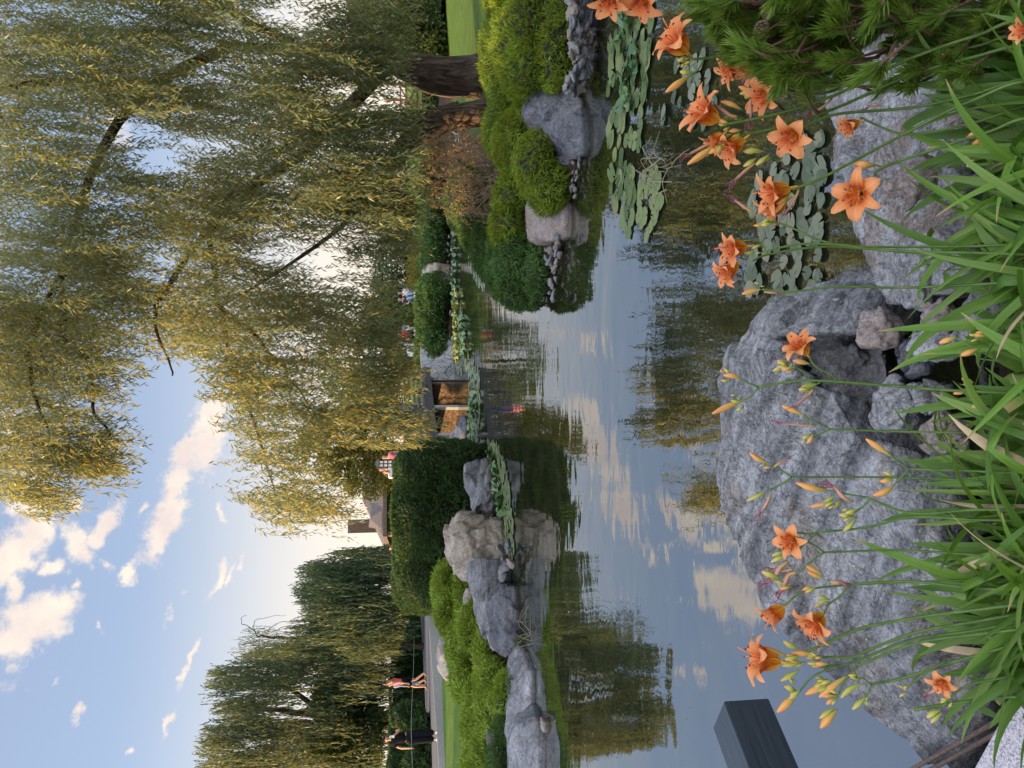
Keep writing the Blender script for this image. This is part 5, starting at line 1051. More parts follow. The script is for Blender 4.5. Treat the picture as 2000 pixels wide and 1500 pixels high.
def tuft(label, x, y, D, n, h):
    p_ = S(x, y, D); V_ = []; F_ = []
    for i in range(n):
        a = rng.uniform(0, 6.3); d_ = np.array([cos(a), sin(a), 0])*rng.uniform(.2, 1)*h*1.2; q = p_+rng.normal(0, .07, 3)*[1.6, 1, 0]; w_ = np.array([-sin(a), cos(a), 0])*.005; b_ = len(V_)
        for t__ in np.linspace(0, 1, 6): c_ = q+d_*t__+zz*h*(1.8*t__-1.75*t__**2); V_ += [c_-w_*(1-t__*.9), c_+w_*(1-t__*.9)]
        F_ += [[b_+2*j, b_+2*j+1, b_+2*j+3, b_+2*j+2] for j in range(5)]
    o = put('grass_tuft', meshdata('grass_tuft', V_, F_, [M_grs]), None, p_); tag(o, label, 'grass', 'grass tufts among the left rocks')
tuft('grass tuft arching over the long layered slate rock', 1000, 1335, 12.1, 70, .22); tuft('grass tuft in the notch between the two slate rocks', 1018, 1262, 12.6, 50, .2)
# ---------------------------------------------------------------- near platform: granite kerb, beam, rods
gm2, t = newmat('speckled_granite'); c = t('ShaderNodeTexCoord').outputs['Object']
v1 = t.noise(c, 170, 3, .7); v2 = t.noise(c, 60, 3, .6)
col = t.ramp(v1, [(.36, (.10, .10, .13)), (.46, (.30, .29, .35)), (.56, (.56, .55, .58))]); col = t.mix(t.ramp(v2, [(.4, 0), (.7, .5)]), col, (.42, .37, .44))
p = t('ShaderNodeBsdfPrincipled', {'Base Color': col, 'Roughness': .55, 'Normal': t('ShaderNodeBump', {'Height': v1, 'Strength': .2, 'Distance': .002}).outputs[0]}); finish(t, p.outputs[0])
ka = Z(1897, 1500, .5); kb = Z(2000, 1312, .5); kd = norm(kb-ka); kn = np.array([kd[1], -kd[0], 0]); kn = kn*np.sign(-kn[1]) if kn[1] > 0 else kn
bm = bmesh.new(); mt_ = Matrix(((kd[0], kn[0], 0, 0), (kd[1], kn[1], 0, 0), (0, 0, 1, 0), (0, 0, 0, 1)))
cc = (ka+kb)/2+kd*(-.9)+kn*.55; bmesh.ops.create_cube(bm, size=1); bmesh.ops.scale(bm, vec=(3.4, 1.1, .42), verts=bm.verts); bmesh.ops.bevel(bm, geom=list(bm.edges), offset=.012, segments=3, affect='EDGES')
bm.transform(Matrix.Translation((cc[0], cc[1], .5-.21)) @ mt_); me = bpy.data.meshes.new('granite_kerb'); bm.to_mesh(me); bm.free(); me.materials.append(gm2)
o = put('granite_kerb', me, None, (cc[0], cc[1], .08)); tag(o, 'polished speckled granite slab edge in the lower left corner of the place', 'kerb stone')
M_beam, t = newmat('dark_blue_stained_wood'); c = t('ShaderNodeTexCoord').outputs['Object']
mpp = t('ShaderNodeMapping', {'Vector': c, 'Rotation': (0, 0, -0.96), 'Scale': (1, 1, 1)}); m3 = t('ShaderNodeMapping', {'Vector': mpp.outputs[0], 'Scale': (3, 90, 90)})
g_ = t.noise(m3.outputs[0], 1.2, 4, .65); col = t.ramp(g_, [(.3, (.014, .022, .032)), (.7, (.040, .055, .075))])
p = t('ShaderNodeBsdfPrincipled', {'Base Color': col, 'Roughness': .42, 'Specular IOR Level': .6, 'Normal': t('ShaderNodeBump', {'Height': g_, 'Strength': .35, 'Distance': .003}).outputs[0]}); finish(t, p.outputs[0])
a_ = Z(1414, 1369, 1.0); e_ = Z(1464, 1500, 1.0); al = norm(e_-a_); wn = np.array([al[1], -al[0], 0]); wn = wn if wn[0] < 0 else -wn
BM = thing('handrail_beam', (a_[0], a_[1], .0), 'square dark blue stained timber beam end jutting in over the water at the left edge', 'beam')
bm = bmesh.new(); bmesh.ops.create_cube(bm, size=1); bmesh.ops.scale(bm, vec=(1.9, .15, .15), verts=bm.verts); bmesh.ops.bevel(bm, geom=list(bm.edges), offset=.003, segments=2, affect='EDGES')
cc = a_+al*.95+wn*.075-zz*.075; mt_ = Matrix(((al[0], wn[0], 0, cc[0]), (al[1], wn[1], 0, cc[1]), (0, 0, 1, cc[2]), (0, 0, 0, 1))); bm.transform(mt_); me = bpy.data.meshes.new('beam'); bm.to_mesh(me); bm.free(); me.materials.append(M_beam); put('beam', me, BM)
mb = MB(); mb.box(a_+al*.33+wn*.075+zz*.035, (.14, .12, .07), [al, wn, zz]); mb.build('upper_block', M_beam, BM)
mb = MB(); mb.box(a_+al*.75+wn*.075-zz*.65, (.12, .12, 1.0), [al, wn, zz]); mb.build('post', M_beam, BM)
M_rust = simple('rusty_steel', (.13, .085, .065), .7, 60, .5, .4)
for i, (x1, y1, x2, y2) in enumerate(((1786, 1500, 1935, 1416), (1824, 1500, 1955, 1428))):
    p1 = Z(x1, y1, .16); p2 = Z(x2, y2, .30); d_ = p2-p1; mb = MB(); mb.tube([p1-d_*1.2, p1, p2, p2+d_*.6], .0075, 8); o = mb.build('steel_rod', M_rust, smooth=True)
    tag(o, ('thin rusty steel rod above the water, the one nearer the huge boulder', 'thin rusty steel rod above the water, the one nearer the granite slab')[i], 'steel rod', 'steel rods between the boulder and the granite slab')
# ---------------------------------------------------------------- daylilies
def petalmat(name, base, tip, throat, rib):
    m_, t = newmat(name); a = t('ShaderNodeAttribute', attribute_name='pt'); sp_ = t('ShaderNodeSeparateXYZ', {0: a.outputs['Vector']})
    col = t.ramp(sp_.outputs[0], [(.0, throat), (.30, (.72, .24, .02)), (.42, (.56, .065, .012)), (.62, base), (1.0, tip)])
    ribm = t.ramp(sp_.outputs[1], [(.0, 1), (.12, 0)]); col = t.mix(t.math('MULTIPLY', ribm, .55), col, rib)
    vein = t('ShaderNodeTexWave', {'Vector': t('ShaderNodeCombineXYZ', {0: sp_.outputs[1]}).outputs[0], 'Scale': 3.0, 'Distortion': 0.0}); col = t.mix(t.math('MULTIPLY', vein.outputs['Fac'], .18), col, throat)
    p = t('ShaderNodeBsdfPrincipled', {'Base Color': col, 'Roughness': .45, 'Specular IOR Level': .3}); tr = t('ShaderNodeBsdfTranslucent', {'Color': col})
    mx = t('ShaderNodeMixShader', {0: .38, 1: p.outputs[0], 2: tr.outputs[0]}); finish(t, mx.outputs[0]); return m_
M_pet = petalmat('daylily_petal', (.82, .28, .10), (.88, .40, .20), (.80, .46, .07), (.90, .46, .25))
M_tube = simple('daylily_tube', (.78, .38, .06), .5); M_sta = simple('stamen', (.75, .18, .05), .6); M_ant = simple('anther', (.08, .03, .04), .8)
M_stem = leafmat('daylily_stem', (.05, .11, .02), (.10, .18, .035), (.2, .3, .04), .1, 6, .45, .4)
def strapmat(name, dark, light, tr_):
    m_, t = newmat(name); a = t('ShaderNodeAttribute', attribute_name='pt'); sp_ = t('ShaderNodeSeparateXYZ', {0: a.outputs['Vector']}); c = t('ShaderNodeTexCoord').outputs['Object']
    col = t.mix(sp_.outputs[2], dark, light); n_ = t.noise(c, 7, 3, .6); col = t.mix(t.math('MULTIPLY', n_, .5), col, tuple(q*.6 for q in dark))
    vn = t.math('SINE', t.math('MULTIPLY', sp_.outputs[1], 26.0)); col = t.mix(t.math('MULTIPLY_ADD', vn, .10, .10), col, tuple(min(1, q*1.6) for q in light))
    rib = t.ramp(sp_.outputs[1], [(0.0, 1), (.16, 0)]); col = t.mix(t.math('MULTIPLY', rib, .45), col, tuple(q*.55 for q in dark))
    tip = t.math('MULTIPLY', t.ramp(sp_.outputs[0], [(.93, 0), (.99, 1)]), t.ramp(sp_.outputs[2], [(.45, 0), (.6, 1)])); col = t.mix(tip, col, (.42, .30, .14))
    b_ = t('ShaderNodeBump', {'Height': vn, 'Strength': .25, 'Distance': .002})
    p = t('ShaderNodeBsdfPrincipled', {'Base Color': col, 'Roughness': .42, 'Specular IOR Level': .4, 'Normal': b_.outputs[0]}); tr = t('ShaderNodeBsdfTranslucent', {'Color': t.mix(.5, col, tr_)})
    mx = t('ShaderNodeMixShader', {0: .3, 1: p.outputs[0], 2: tr.outputs[0]}); finish(t, mx.outputs[0]); return m_
M_dl = strapmat('daylily_leaf', (.032, .10, .012), (.17, .33, .04), (.30, .45, .04)); M_dlp = strapmat('daylily_leaf_pale', (.085, .17, .03), (.24, .37, .08), (.30, .45, .06))
M_dld = simple('dry_daylily_leaf', (.36, .28, .17), .8, 20, .3)
def budmat(name, lo_, hi_):
    m_, t = newmat(name); a = t('ShaderNodeAttribute', attribute_name='pt'); sp_ = t('ShaderNodeSeparateXYZ', {0: a.outputs['Vector']})
    col = t.ramp(sp_.outputs[0], [(.05, lo_), (.55, hi_[0]), (1, hi_[1])]); p = t('ShaderNodeBsdfPrincipled', {'Base Color': col, 'Roughness': .45, 'Specular IOR Level': .35}); finish(t, p.outputs[0]); return m_
M_budo = budmat('orange_bud', (.22, .25, .05), ((.56, .30, .08), (.64, .27, .09))); M_budg = budmat('green_bud', (.16, .24, .04), ((.34, .36, .07), (.50, .36, .12)))
M_with = budmat('withered_flower', (.40, .26, .09), ((.42, .22, .17), (.20, .06, .10)))
def setpt(me, A_):
    at = me.attributes.new('pt', 'FLOAT_VECTOR', 'POINT'); at.data.foreach_set('vector', np.asarray(A_, np.float32).ravel())
def frame(ax, roll=0.0):
    ax = norm(np.asarray(ax, float)); u = norm(np.cross(ax, [.21, .37, .9] if abs(ax[2]) < .9 else [1, 0, 0])); v = np.cross(ax, u)
    return u*cos(roll)+v*sin(roll), -u*sin(roll)+v*cos(roll), ax
def pxdir(dx, dy, toward=0.0): return norm(DN*dx-RT*dy-FW*toward*math.hypot(dx, dy) if (dx or dy) else -FW)
def flower(parent, base, ax, R_, seed, openness=1.0, name='flower'):
    """six recurved tepals on a funnel; R_ = half width of the open flower"""
    r_ = np.random.default_rng(seed); u, v, a = frame(ax, r_.uniform(0, 6.3)); V_ = []; F_ = []; A_ = []; mi = []
    k = R_/.055; nt, nw = 12, 7
    for pi_ in range(6):
        inner = pi_ % 2 == 0; th_ = pi_*pi/3+r_.normal(0, .06); rc = (1.0 if inner else 1.06)*r_.uniform(.9, 1.1); wmax = (.0225 if inner else .0155)*k*r_.uniform(.92, 1.08); curl = r_.uniform(.7, 1.25)*openness; tw = r_.normal(0, .25)
        b_ = len(V_); ca, sa = cos(th_), sin(th_); rad = u*ca+v*sa; tan_ = -u*sa+v*ca
        for i in range(nt+1):
            t_ = i/nt; ang = .10+1.15*openness*max(0, t_-.12)**.8+curl*1.35*max(0, t_-.55)**1.3*2.2
            if i == 0: pr, ph = .0035*k, 0.0
            else: st = .088*k*rc/nt; pr += st*sin(ang); ph += st*cos(ang)
            w_ = wmax*(sin(pi*min(1, t_**.8*.93+.05))**.75)+.0012*k if t_ < 1 else .0006*k
            for j in range(nw):
                q = j/(nw-1)*2-1; ru = .10*wmax*sin(t_*16+q*3+seed)*abs(q)*(t_ > .35)*(1.6 if inner else .6)
                nrm_in = -rad*cos(ang)+a*sin(ang)
                pos = rad*pr+a*ph+tan_*(w_*q*cos(tw*t_))+nrm_in*(.22*w_*q*q+ru+w_*q*sin(tw*t_)*.6)
                V_.append(base+pos); A_.append((t_, abs(q), pi_/6))
        for i in range(nt):
            for j in range(nw-1): F_.append([b_+i*nw+j, b_+i*nw+j+1, b_+(i+1)*nw+j+1, b_+(i+1)*nw+j]); mi.append(0)
    m = MB(); m.tube([base-a*.022*k, base-a*.008*k, base+a*.012*k, base+a*.03*k], [.0022*k, .0035*k, .0052*k, .0105*k], 10, cap=False)
    for s_ in range(7):
        th_ = s_*1.05+r_.normal(0, .2); rd = u*cos(th_)+v*sin(th_); ln = (.062 if s_ else .078)*k
        cv = [base+a*.02*k, base+a*(.045*k)+rd*.006*k, base+a*(ln)+rd*.013*k-v*.004, base+a*(ln*1.12)+rd*.022*k]; m.tube(list(spline(cv, 3)), .0009*k+.0003, 4, mi=1)
        if s_: m.tube([cv[-1]-rd*.003, cv[-1]+rd*.003], .0018*k, 5, mi=2)
    b_ = len(V_); V_ += m.v; A_ += [(.5, .5, 0)]*len(m.v); F_ += [[i+b_ for i in f] for f in m.f]; mi += [q+1 for q in m.m]
    me = meshdata(name, V_, F_, [M_pet, M_tube, M_sta, M_ant], mi, True); setpt(me, A_); return put(name, me, parent)
def spindle(parent, p1, p2, w_, mat, seed, name='bud', bend=.1, ridge=True):
    r_ = np.random.default_rng(seed); L_ = np.linalg.norm(p2-p1); u, v, a = frame(p2-p1, r_.uniform(0, 6)); V_ = []; A_ = []; n, m_ = 12, 12; bd_ = u*L_*bend*r_.uniform(-1, 1)
    for i in range(n+1):
        t_ = i/n; rr_ = w_*(sin(pi*min(1, (t_*.90+.05))**1.15))**.8*(.75+.5*t_ if t_ < .6 else 1.05-.1*(t_-.6))
        for j in range(m_): an = 2*pi*j/m_; q = rr_*(1+(.10*cos(3*an) if ridge else 0)); V_.append(p1+a*L_*t_+bd_*sin(pi*t_)+(u*cos(an)+v*sin(an))*q); A_.append((t_, 0, 0))
    F_ = [[i*m_+j, i*m_+(j+1) % m_, (i+1)*m_+(j+1) % m_, (i+1)*m_+j] for i in range(n) for j in range(m_)]+[list(range(m_))[::-1], [n*m_+j for j in range(m_)]]
    me = meshdata(name, V_, F_, [mat], None, True); setpt(me, A_); return put(name, me, parent)
def withered(parent, p1, p2, w_, seed):
    r_ = np.random.default_rng(seed); mb = MB(); d_ = p2-p1; L_ = np.linalg.norm(d_); mb.tube(list(spline([p1, p1+d_*.3+r_.normal(0, .05, 3)*L_, p1+d_*.7+r_.normal(0, .05, 3)*L_, p2], 4)), [w_*.5, w_*.6, w_*.8, w_*.8, w_*.9, w_, w_*.9, w_*.75, w_*.9, w_*.7, w_*.6, w_*.55, w_*.4], 7)
    for k in range(4): q = p1+d_*.8; mb.tube(list(spline([q, q+d_*.25+r_.normal(0, .10, 3)*L_, q+d_*.42+r_.normal(0, .14, 3)*L_], 3)), [w_*.45, w_*.35, w_*.3, w_*.25, w_*.2, w_*.15, w_*.1], 4)
    me = meshdata('withered_flower', mb.v, mb.f, [M_with], None, True); V_ = np.array(mb.v); tt_ = ((V_-p1)@d_)/(L_*L_); setpt(me, np.stack([np.clip(tt_, 0, 1), tt_*0, tt_*0], -1)); return put('withered_flower', me, parent)
AT_ = []
def strap_leaves(bases, n, seed, L0=.45, L1=.85, w0=.008, w1=.0145, lean=None, amax=.85):
    r_ = np.random.default_rng(seed); V_ = []; F_ = []; mi = []; N = 16; A_ = []
    for i in range(n):
        b0 = np.array(bases[r_.integers(len(bases))])+r_.normal(0, 1, 3)*[.05, .05, 0]; L_ = r_.uniform(L0, L1) if r_.random() < .62 else r_.uniform(.26, L0*1.1); rnd = r_.uniform(0, 1); w_ = r_.uniform(w0, w1); az_ = r_.uniform(0, 2*pi); a0 = abs(r_.normal(0, .20))+.04; kb_ = r_.uniform(.7, 3.0); tw = r_.normal(0, .9)
        kink = r_.uniform(.55, .85) if r_.random() < .22 else 9; p_ = b0.copy(); b_ = len(V_); cut = r_.random() < .06; azd = r_.normal(0, .5)
        for j in range(N+1):
            s = j/N; ang = a0+kb_*s**1.8+(1.5 if s > kink else 0); az2 = az_+azd*s; d_ = np.array([cos(az2)*sin(ang), sin(az2)*sin(ang), cos(ang)])
            if lean is not None: d_ = norm(d_+np.array(lean)*.25)
            sd_ = np.array([-sin(az2), cos(az2), 0]); up_ = np.cross(sd_, d_); sd2 = sd_*cos(tw*s)+up_*sin(tw*s); up2 = np.cross(sd2, d_)
            ww = w_*(1.0 if s < .68 else (1-((s-.68)/.32)**1.9)) if not cut else w_*(1 if s < .98 else .9); ww = max(ww, .0006); ww *= (.75+.25*min(1, s*4))
            V_ += [p_-sd2*ww, p_-up2*ww*.35, p_+sd2*ww]; A_ += [(s, 1, rnd), (s, 0, rnd), (s, 1, rnd)]; p_ = p_+d_*L_/N
        F_ += [q for j in range(N) for q in ([b_+3*j, b_+3*j+1, b_+3*j+4, b_+3*j+3], [b_+3*j+1, b_+3*j+2, b_+3*j+5, b_+3*j+4])]; m_ = 2 if r_.random() < .025 else (1 if r_.random() < .35 else 0); mi += [m_]*(2*N)
    me = meshdata('leaves', V_, F_, [M_dl, M_dlp, M_dld], mi, True); setpt(me, A_); return me
def Dx(x): return float(np.interp(x, [1150, 1300, 1450, 1600, 1750, 1900, 2050, 2250], [1.75, 1.72, 1.68, 1.62, 1.56, 1.48, 1.40, 1.33]))
def P3(x, y, dd=0): return S(x, y, Dx(x)+dd)
PLANTS = {}
def plant(key, label, ys, nleaf, Ls=(.45, .85)):
    bs = []
    for y, D_ in ys: q = S(2300, y, D_); bs.append((q[0], D_, .34))
    b = np.mean(bs, 0); t_ = thing('daylily', (b[0], b[1], .3), label, 'daylily', 'daylilies of the near bank'); put('leaves', strap_leaves(bs, nleaf, hash(key) % 1000 if False else sum(map(ord, key)), *Ls), t_); PLANTS[key] = (t_, b); return t_
plant('a', 'daylily at the left end with a crowded cluster of buds and one upturned flower', [(1215, 1.40), (1245, 1.38), (1180, 1.46)], 200, (.36, .60))
plant('b', 'daylily with three open flowers and withered ones in front of the left boulder slope', [(1130, 1.38), (1070, 1.42), (1100, 1.30)], 250, (.38, .66))
plant('c', 'daylily with long orange buds but no open flower in front of the huge boulder', [(990, 1.38), (930, 1.42), (960, 1.30)], 220, (.36, .66))
plant('d', 'daylily with a bare branching stalk and a single flower over the boulder hollow', [(780, 1.36), (840, 1.40), (730, 1.34)], 210, (.34, .58))
plant('e', 'daylily with a pair of flowers on tall stalks rising between the two boulders', [(560, 1.38), (490, 1.40), (630, 1.34)], 250, (.38, .66))
plant('f', 'daylily with one large flower opened flat in front of the broad right boulder', [(330, 1.38), (400, 1.36), (270, 1.42)], 250, (.38, .66))
plant('g', 'daylily crowned by the topmost flowers leaning out beside the pine', [(200, 1.42), (170, 1.38), (225, 1.34)], 150, (.38, .64))
plant('h', 'daylily half hidden inside the pine with a few orange flowers', [(40, 1.75), (80, 1.75)], 20, (.3, .5))
rs = [900]
def stem(key, pts, dd=0.0, r0=.0042, r1=.0028, root=True):
    t_, b = PLANTS[key]; P = [P3(x, y, dd) for x, y in pts]
    if root: P = [np.array([b[0]*.4+P[0][0]*.6, b[1], .34])]+P
    sp_ = spline(P, 8); mb = MB(); mb.tube(list(sp_), list(np.linspace(r0, r1, len(sp_))), 7); return mb.build('stem', M_stem, t_, smooth=True)
def twig(st, pts, dd=0.0, r=.0021):
    P = spline([P3(x, y, dd) for x, y in pts], 5); mb = MB(); mb.tube(list(P), r, 6); me = meshdata('branch', mb.v, mb.f, [M_stem], None, True)
    return put('branch', me, st)
def bud(st, x1, y1, x2, y2, kind='o', w_=None, dd=0.0):
    """tip (x1,y1), foot (x2,y2)"""
    rs[0] += 1; a = P3(x2, y2, dd); b_ = P3(x1, y1, dd); L_ = np.linalg.norm(b_-a); spindle(st, a, b_, w_ or L_*(.13 if L_ > .05 else .17), M_budo if kind == 'o' else M_budg, rs[0])
def cluster(st, x, y, dx, dy, n=4, L=20, dd=0.0, kind='g'):
    r_ = np.random.default_rng(int(x*7+y)); 
    for i in range(n):
        s = r_.uniform(-.6, .6); ex = dx*cos(s)-dy*sin(s); ey = dx*sin(s)+dy*cos(s); h_ = math.hypot(ex, ey); l = L*r_.uniform(.55, 1.15); ox, oy = r_.normal(0, 5, 2)
        bud(st, x+ox+ex/h_*l, y+oy+ey/h_*l, x+ox, y+oy, kind if r_.random() < .75 else 'o', dd=dd+r_.normal(0, .006))
def fl(st, bx, by, dx, dy, tw, Rpx, seed, op=1.0, dd=0.0):
    R_ = Rpx*Dx(bx)/F*.98; flower(st, P3(bx, by, dd), pxdir(dx, dy, tw), R_, seed, op)
def wf(st, x1, y1, x2, y2, w_=.0045, dd=0.0): rs[0] += 1; withered(st, P3(x2, y2, dd), P3(x1, y1, dd), w_, rs[0])
# d: bare branching stalk with one flower
s = stem('d', [(1990, 768), (1850, 762), (1720, 752), (1576, 743), (1482, 756)], -.02)
twig(s, [(1482, 756), (1462, 748), (1448, 741)]); bud(s, 1413, 733, 1450, 742, 'o', .006); cluster(s, 1430, 735, -1, -.2, 3, 18)
twig(s, [(1482, 756), (1468, 772), (1455, 781)]); bud(s, 1391, 808, 1456, 780, 'o', .0072); cluster(s, 1452, 784, -1, .1, 3, 22); cluster(s, 1445, 775, -1, -.3, 2, 18)
twig(s, [(1577, 743), (1572, 728), (1547, 713)]); cluster(s, 1545, 712, -1, -.25, 7, 26); cluster(s, 1548, 716, -.9, .5, 3, 18)
twig(s, [(1640, 748), (1625, 733), (1594, 716), (1580, 698)]); bud(s, 1548, 704, 1582, 711, 'o'); fl(s, 1576, 692, -.75, -.65, .45, 40, 3)
twig(s, [(1640, 750), (1610, 742), (1597, 750)]); bud(s, 1561, 763, 1597, 750, 'g'); cluster(s, 1590, 752, -1, .3, 2, 26); wf(s, 1552, 795, 1588, 760)
s = stem('d', [(2010, 860), (1900, 846), (1760, 843), (1640, 839), (1622, 838)], .02, .003, .0022); twig(s, [(1622, 838), (1600, 828), (1570, 812)]); bud(s, 1527, 792, 1572, 812, 'o', .0062); twig(s, [(1622, 838), (1600, 848), (1583, 852)]); cluster(s, 1583, 852, -1, .5, 4, 24); wf(s, 1516, 826, 1590, 832, .003)
s = stem('d', [(2080, 715), (1960, 706), (1910, 700)], .03, .003, .002); bud(s, 1875, 695, 1912, 680, 'o'); bud(s, 1834, 670, 1868, 658, 'o'); twig(s, [(1912, 700), (1890, 672), (1868, 660)]); cluster(s, 1908, 655, -1, -.2, 3, 18)
s = stem('d', [(2100, 775), (2000, 766), (1930, 765), (1898, 752)], .05, .003, .002); bud(s, 1862, 769, 1896, 760, 'o'); cluster(s, 1900, 752, -1, -.4, 4, 26); cluster(s, 1915, 785, -1, .3, 3, 18)
# c: long buds
s = stem('c', [(2000, 925), (1900, 920), (1776, 916)], -.01, .0036, .003); twig(s, [(1776, 916), (1755, 902), (1740, 890)]); bud(s, 1691, 857, 1742, 892, 'o', .0068); twig(s, [(1776, 916), (1760, 932), (1750, 944)]); bud(s, 1705, 968, 1748, 945, 'o', .0075); cluster(s, 1745, 940, -1, -.1, 3, 28)
s = stem('c', [(2000, 945), (1850, 936), (1700, 932), (1547, 932)], .03, .003, .0022); twig(s, [(1547, 932), (1525, 918), (1505, 906)]); bud(s, 1464, 884, 1503, 905, 'o', .0062); wf(s, 1540, 895, 1512, 912, .0035); cluster(s, 1500, 912, -1, .2, 2, 16); twig(s, [(1547, 932), (1525, 946), (1500, 958)]); bud(s, 1459, 978, 1500, 958, 'g', .005); wf(s, 1480, 1008, 1505, 965, .004)
s = stem('c', [(2010, 995), (1900, 996), (1780, 1002), (1690, 971)], 0, .0038, .0028); twig(s, [(1690, 971), (1660, 966), (1622, 958)]); bud(s, 1555, 943, 1622, 958, 'o', .0078); bud(s, 1583, 990, 1625, 982, 'o', .005); cluster(s, 1630, 978, -1, .5, 5, 24); wf(s, 1616, 945, 1664, 980, .0055); twig(s, [(1700, 975), (1685, 990), (1668, 1000)]); cluster(s, 1668, 1002, -1, .05, 5, 30); bud(s, 1646, 1038, 1672, 1010, 'g', .006)
# b: three flowers with withered ones
s = stem('b', [(2010, 1020), (1900, 1015), (1780, 1010), (1695, 1030), (1597, 1040)], .0, .0038, .0026); twig(s, [(1597, 1040), (1575, 1042), (1540, 1038)]); cluster(s, 1545, 1038, -1, 0, 2, 18); twig(s, [(1597, 1040), (1570, 1064), (1545, 1086)]); bud(s, 1506, 1098, 1540, 1086, 'g', .0055); bud(s, 1508, 1086, 1535, 1078, 'g', .0045); fl(s, 1558, 1052, -.7, .05, .85, 37, 14); wf(s, 1494, 1138, 1540, 1096, .006)
s = stem('b', [(2020, 1095), (1880, 1082), (1750, 1075), (1610, 1079)], .02, .0034, .0024); twig(s, [(1610, 1079), (1585, 1062), (1565, 1058)]); twig(s, [(1610, 1079), (1590, 1092), (1560, 1118)]); wf(s, 1520, 1160, 1556, 1118, .006); wf(s, 1500, 1112, 1548, 1112, .004); bud(s, 1573, 1104, 1608, 1122, 'o', .0055); bud(s, 1577, 1116, 1610, 1132, 'o', .005)
s = stem('b', [(2030, 1150), (1900, 1148), (1780, 1136), (1670, 1142), (1640, 1165), (1618, 1180)], .01, .0038, .0024); twig(s, [(1618, 1180), (1612, 1192), (1608, 1200)]); fl(s, 1606, 1200, -.8, .55, .5, 46, 22); cluster(s, 1612, 1180, -1, .15, 4, 28); wf(s, 1652, 1140, 1622, 1136, .006)
s = stem('b', [(2040, 1130), (1850, 1135), (1700, 1140), (1585, 1150), (1548, 1168)], .04, .0034, .0022); twig(s, [(1548, 1168), (1538, 1178), (1530, 1184)]); fl(s, 1530, 1186, -.9, .6, .15, 38, 25, .7); cluster(s, 1600, 1148, -1, .1, 2, 22); cluster(s, 1545, 1145, -1, -.1, 4, 26); bud(s, 1488, 1116, 1525, 1130, 'g')
# a: crowded left cluster with the upturned flower
s = stem('a', [(2030, 1180), (1900, 1192), (1785, 1207), (1680, 1228), (1600, 1262)], .0, .0044, .0034); twig(s, [(1600, 1262), (1570, 1275), (1530, 1292)], 0, .003); fl(s, 1524, 1292, -.95, -.1, -.05, 55, 31); bud(s, 1489, 1263, 1540, 1282, 'o', .006); bud(s, 1546, 1275, 1590, 1276, 'o', .007); bud(s, 1530, 1252, 1560, 1268, 'g'); bud(s, 1528, 1300, 1565, 1296, 'g'); wf(s, 1590, 1240, 1600, 1270, .004); cluster(s, 1560, 1290, -1, .1, 5, 26)
s = stem('a', [(2040, 1195), (1900, 1215), (1790, 1235), (1700, 1268), (1664, 1283), (1590, 1283)], .02, .0044, .0028); cluster(s, 1595, 1283, -1, .1, 5, 26); cluster(s, 1605, 1300, -1, .5, 4, 24); bud(s, 1525, 1330, 1562, 1308, 'g', .006)
s = stem('a', [(2040, 1210), (1900, 1232), (1780, 1250), (1690, 1284), (1640, 1300), (1590, 1302)], .03, .004, .0028); twig(s, [(1640, 1300), (1590, 1320), (1560, 1352)]); bud(s, 1518, 1391, 1558, 1351, 'o', .009); cluster(s, 1562, 1350, -1, .1, 4, 28); cluster(s, 1555, 1340, -1, -.3, 3, 20)
s = stem('a', [(2040, 1225), (1900, 1240), (1790, 1256), (1700, 1290), (1675, 1300)], -.01, .004, .0028); twig(s, [(1675, 1300), (1650, 1330), (1635, 1362)]); bud(s, 1603, 1422, 1636, 1385, 'o', .0095); bud(s, 1601, 1403, 1630, 1382, 'g', .006); cluster(s, 1636, 1365, -1, .2, 6, 26); bud(s, 1573, 1356, 1618, 1334, 'o', .0075); bud(s, 1590, 1350, 1625, 1338, 'g', .006); cluster(s, 1618, 1330, -1, .2, 5, 26)
s = stem('a', [(2040, 1250), (1950, 1268), (1850, 1297), (1760, 1325), (1702, 1337)], .01, .0044, .0032); twig(s, [(1702, 1337), (1685, 1325), (1665, 1325)]); cluster(s, 1672, 1325, -1, -.5, 4, 24); bud(s, 1642, 1363, 1684, 1335, 'g', .006); twig(s, [(1702, 1337), (1696, 1352), (1690, 1362)]); bud(s, 1665, 1386, 1692, 1360, 'g', .006); cluster(s, 1692, 1362, -.5, 1, 2, 14); bud(s, 1600, 1362, 1655, 1320, 'o', .008)
s = stem('a', [(2050, 1300), (1980, 1320), (1900, 1335), (1868, 1352), (1840, 1380)], .0, .0032, .0022); bud(s, 1810, 1402, 1838, 1386, 'g', .006); bud(s, 1818, 1412, 1840, 1392, 'g', .005); cluster(s, 1855, 1368, -1, .6, 3, 16); bud(s, 1832, 1332, 1858, 1354, 'o', .005)
s = stem('a', [(2050, 1352), (1960, 1362), (1860, 1374), (1784, 1386)], .02, .0042, .004)
s = stem('a', [(2050, 1275), (1980, 1290), (1900, 1315), (1850, 1320)], .06, .0036, .0024); fl(s, 1846, 1326, -.15, .05, 1.0, 29, 41, 1.1); wf(s, 1808, 1358, 1835, 1342, .004); twig(s, [(1850, 1290), (1800, 1320), (1770, 1345)]); cluster(s, 1772, 1346, -1, .2, 5, 16)
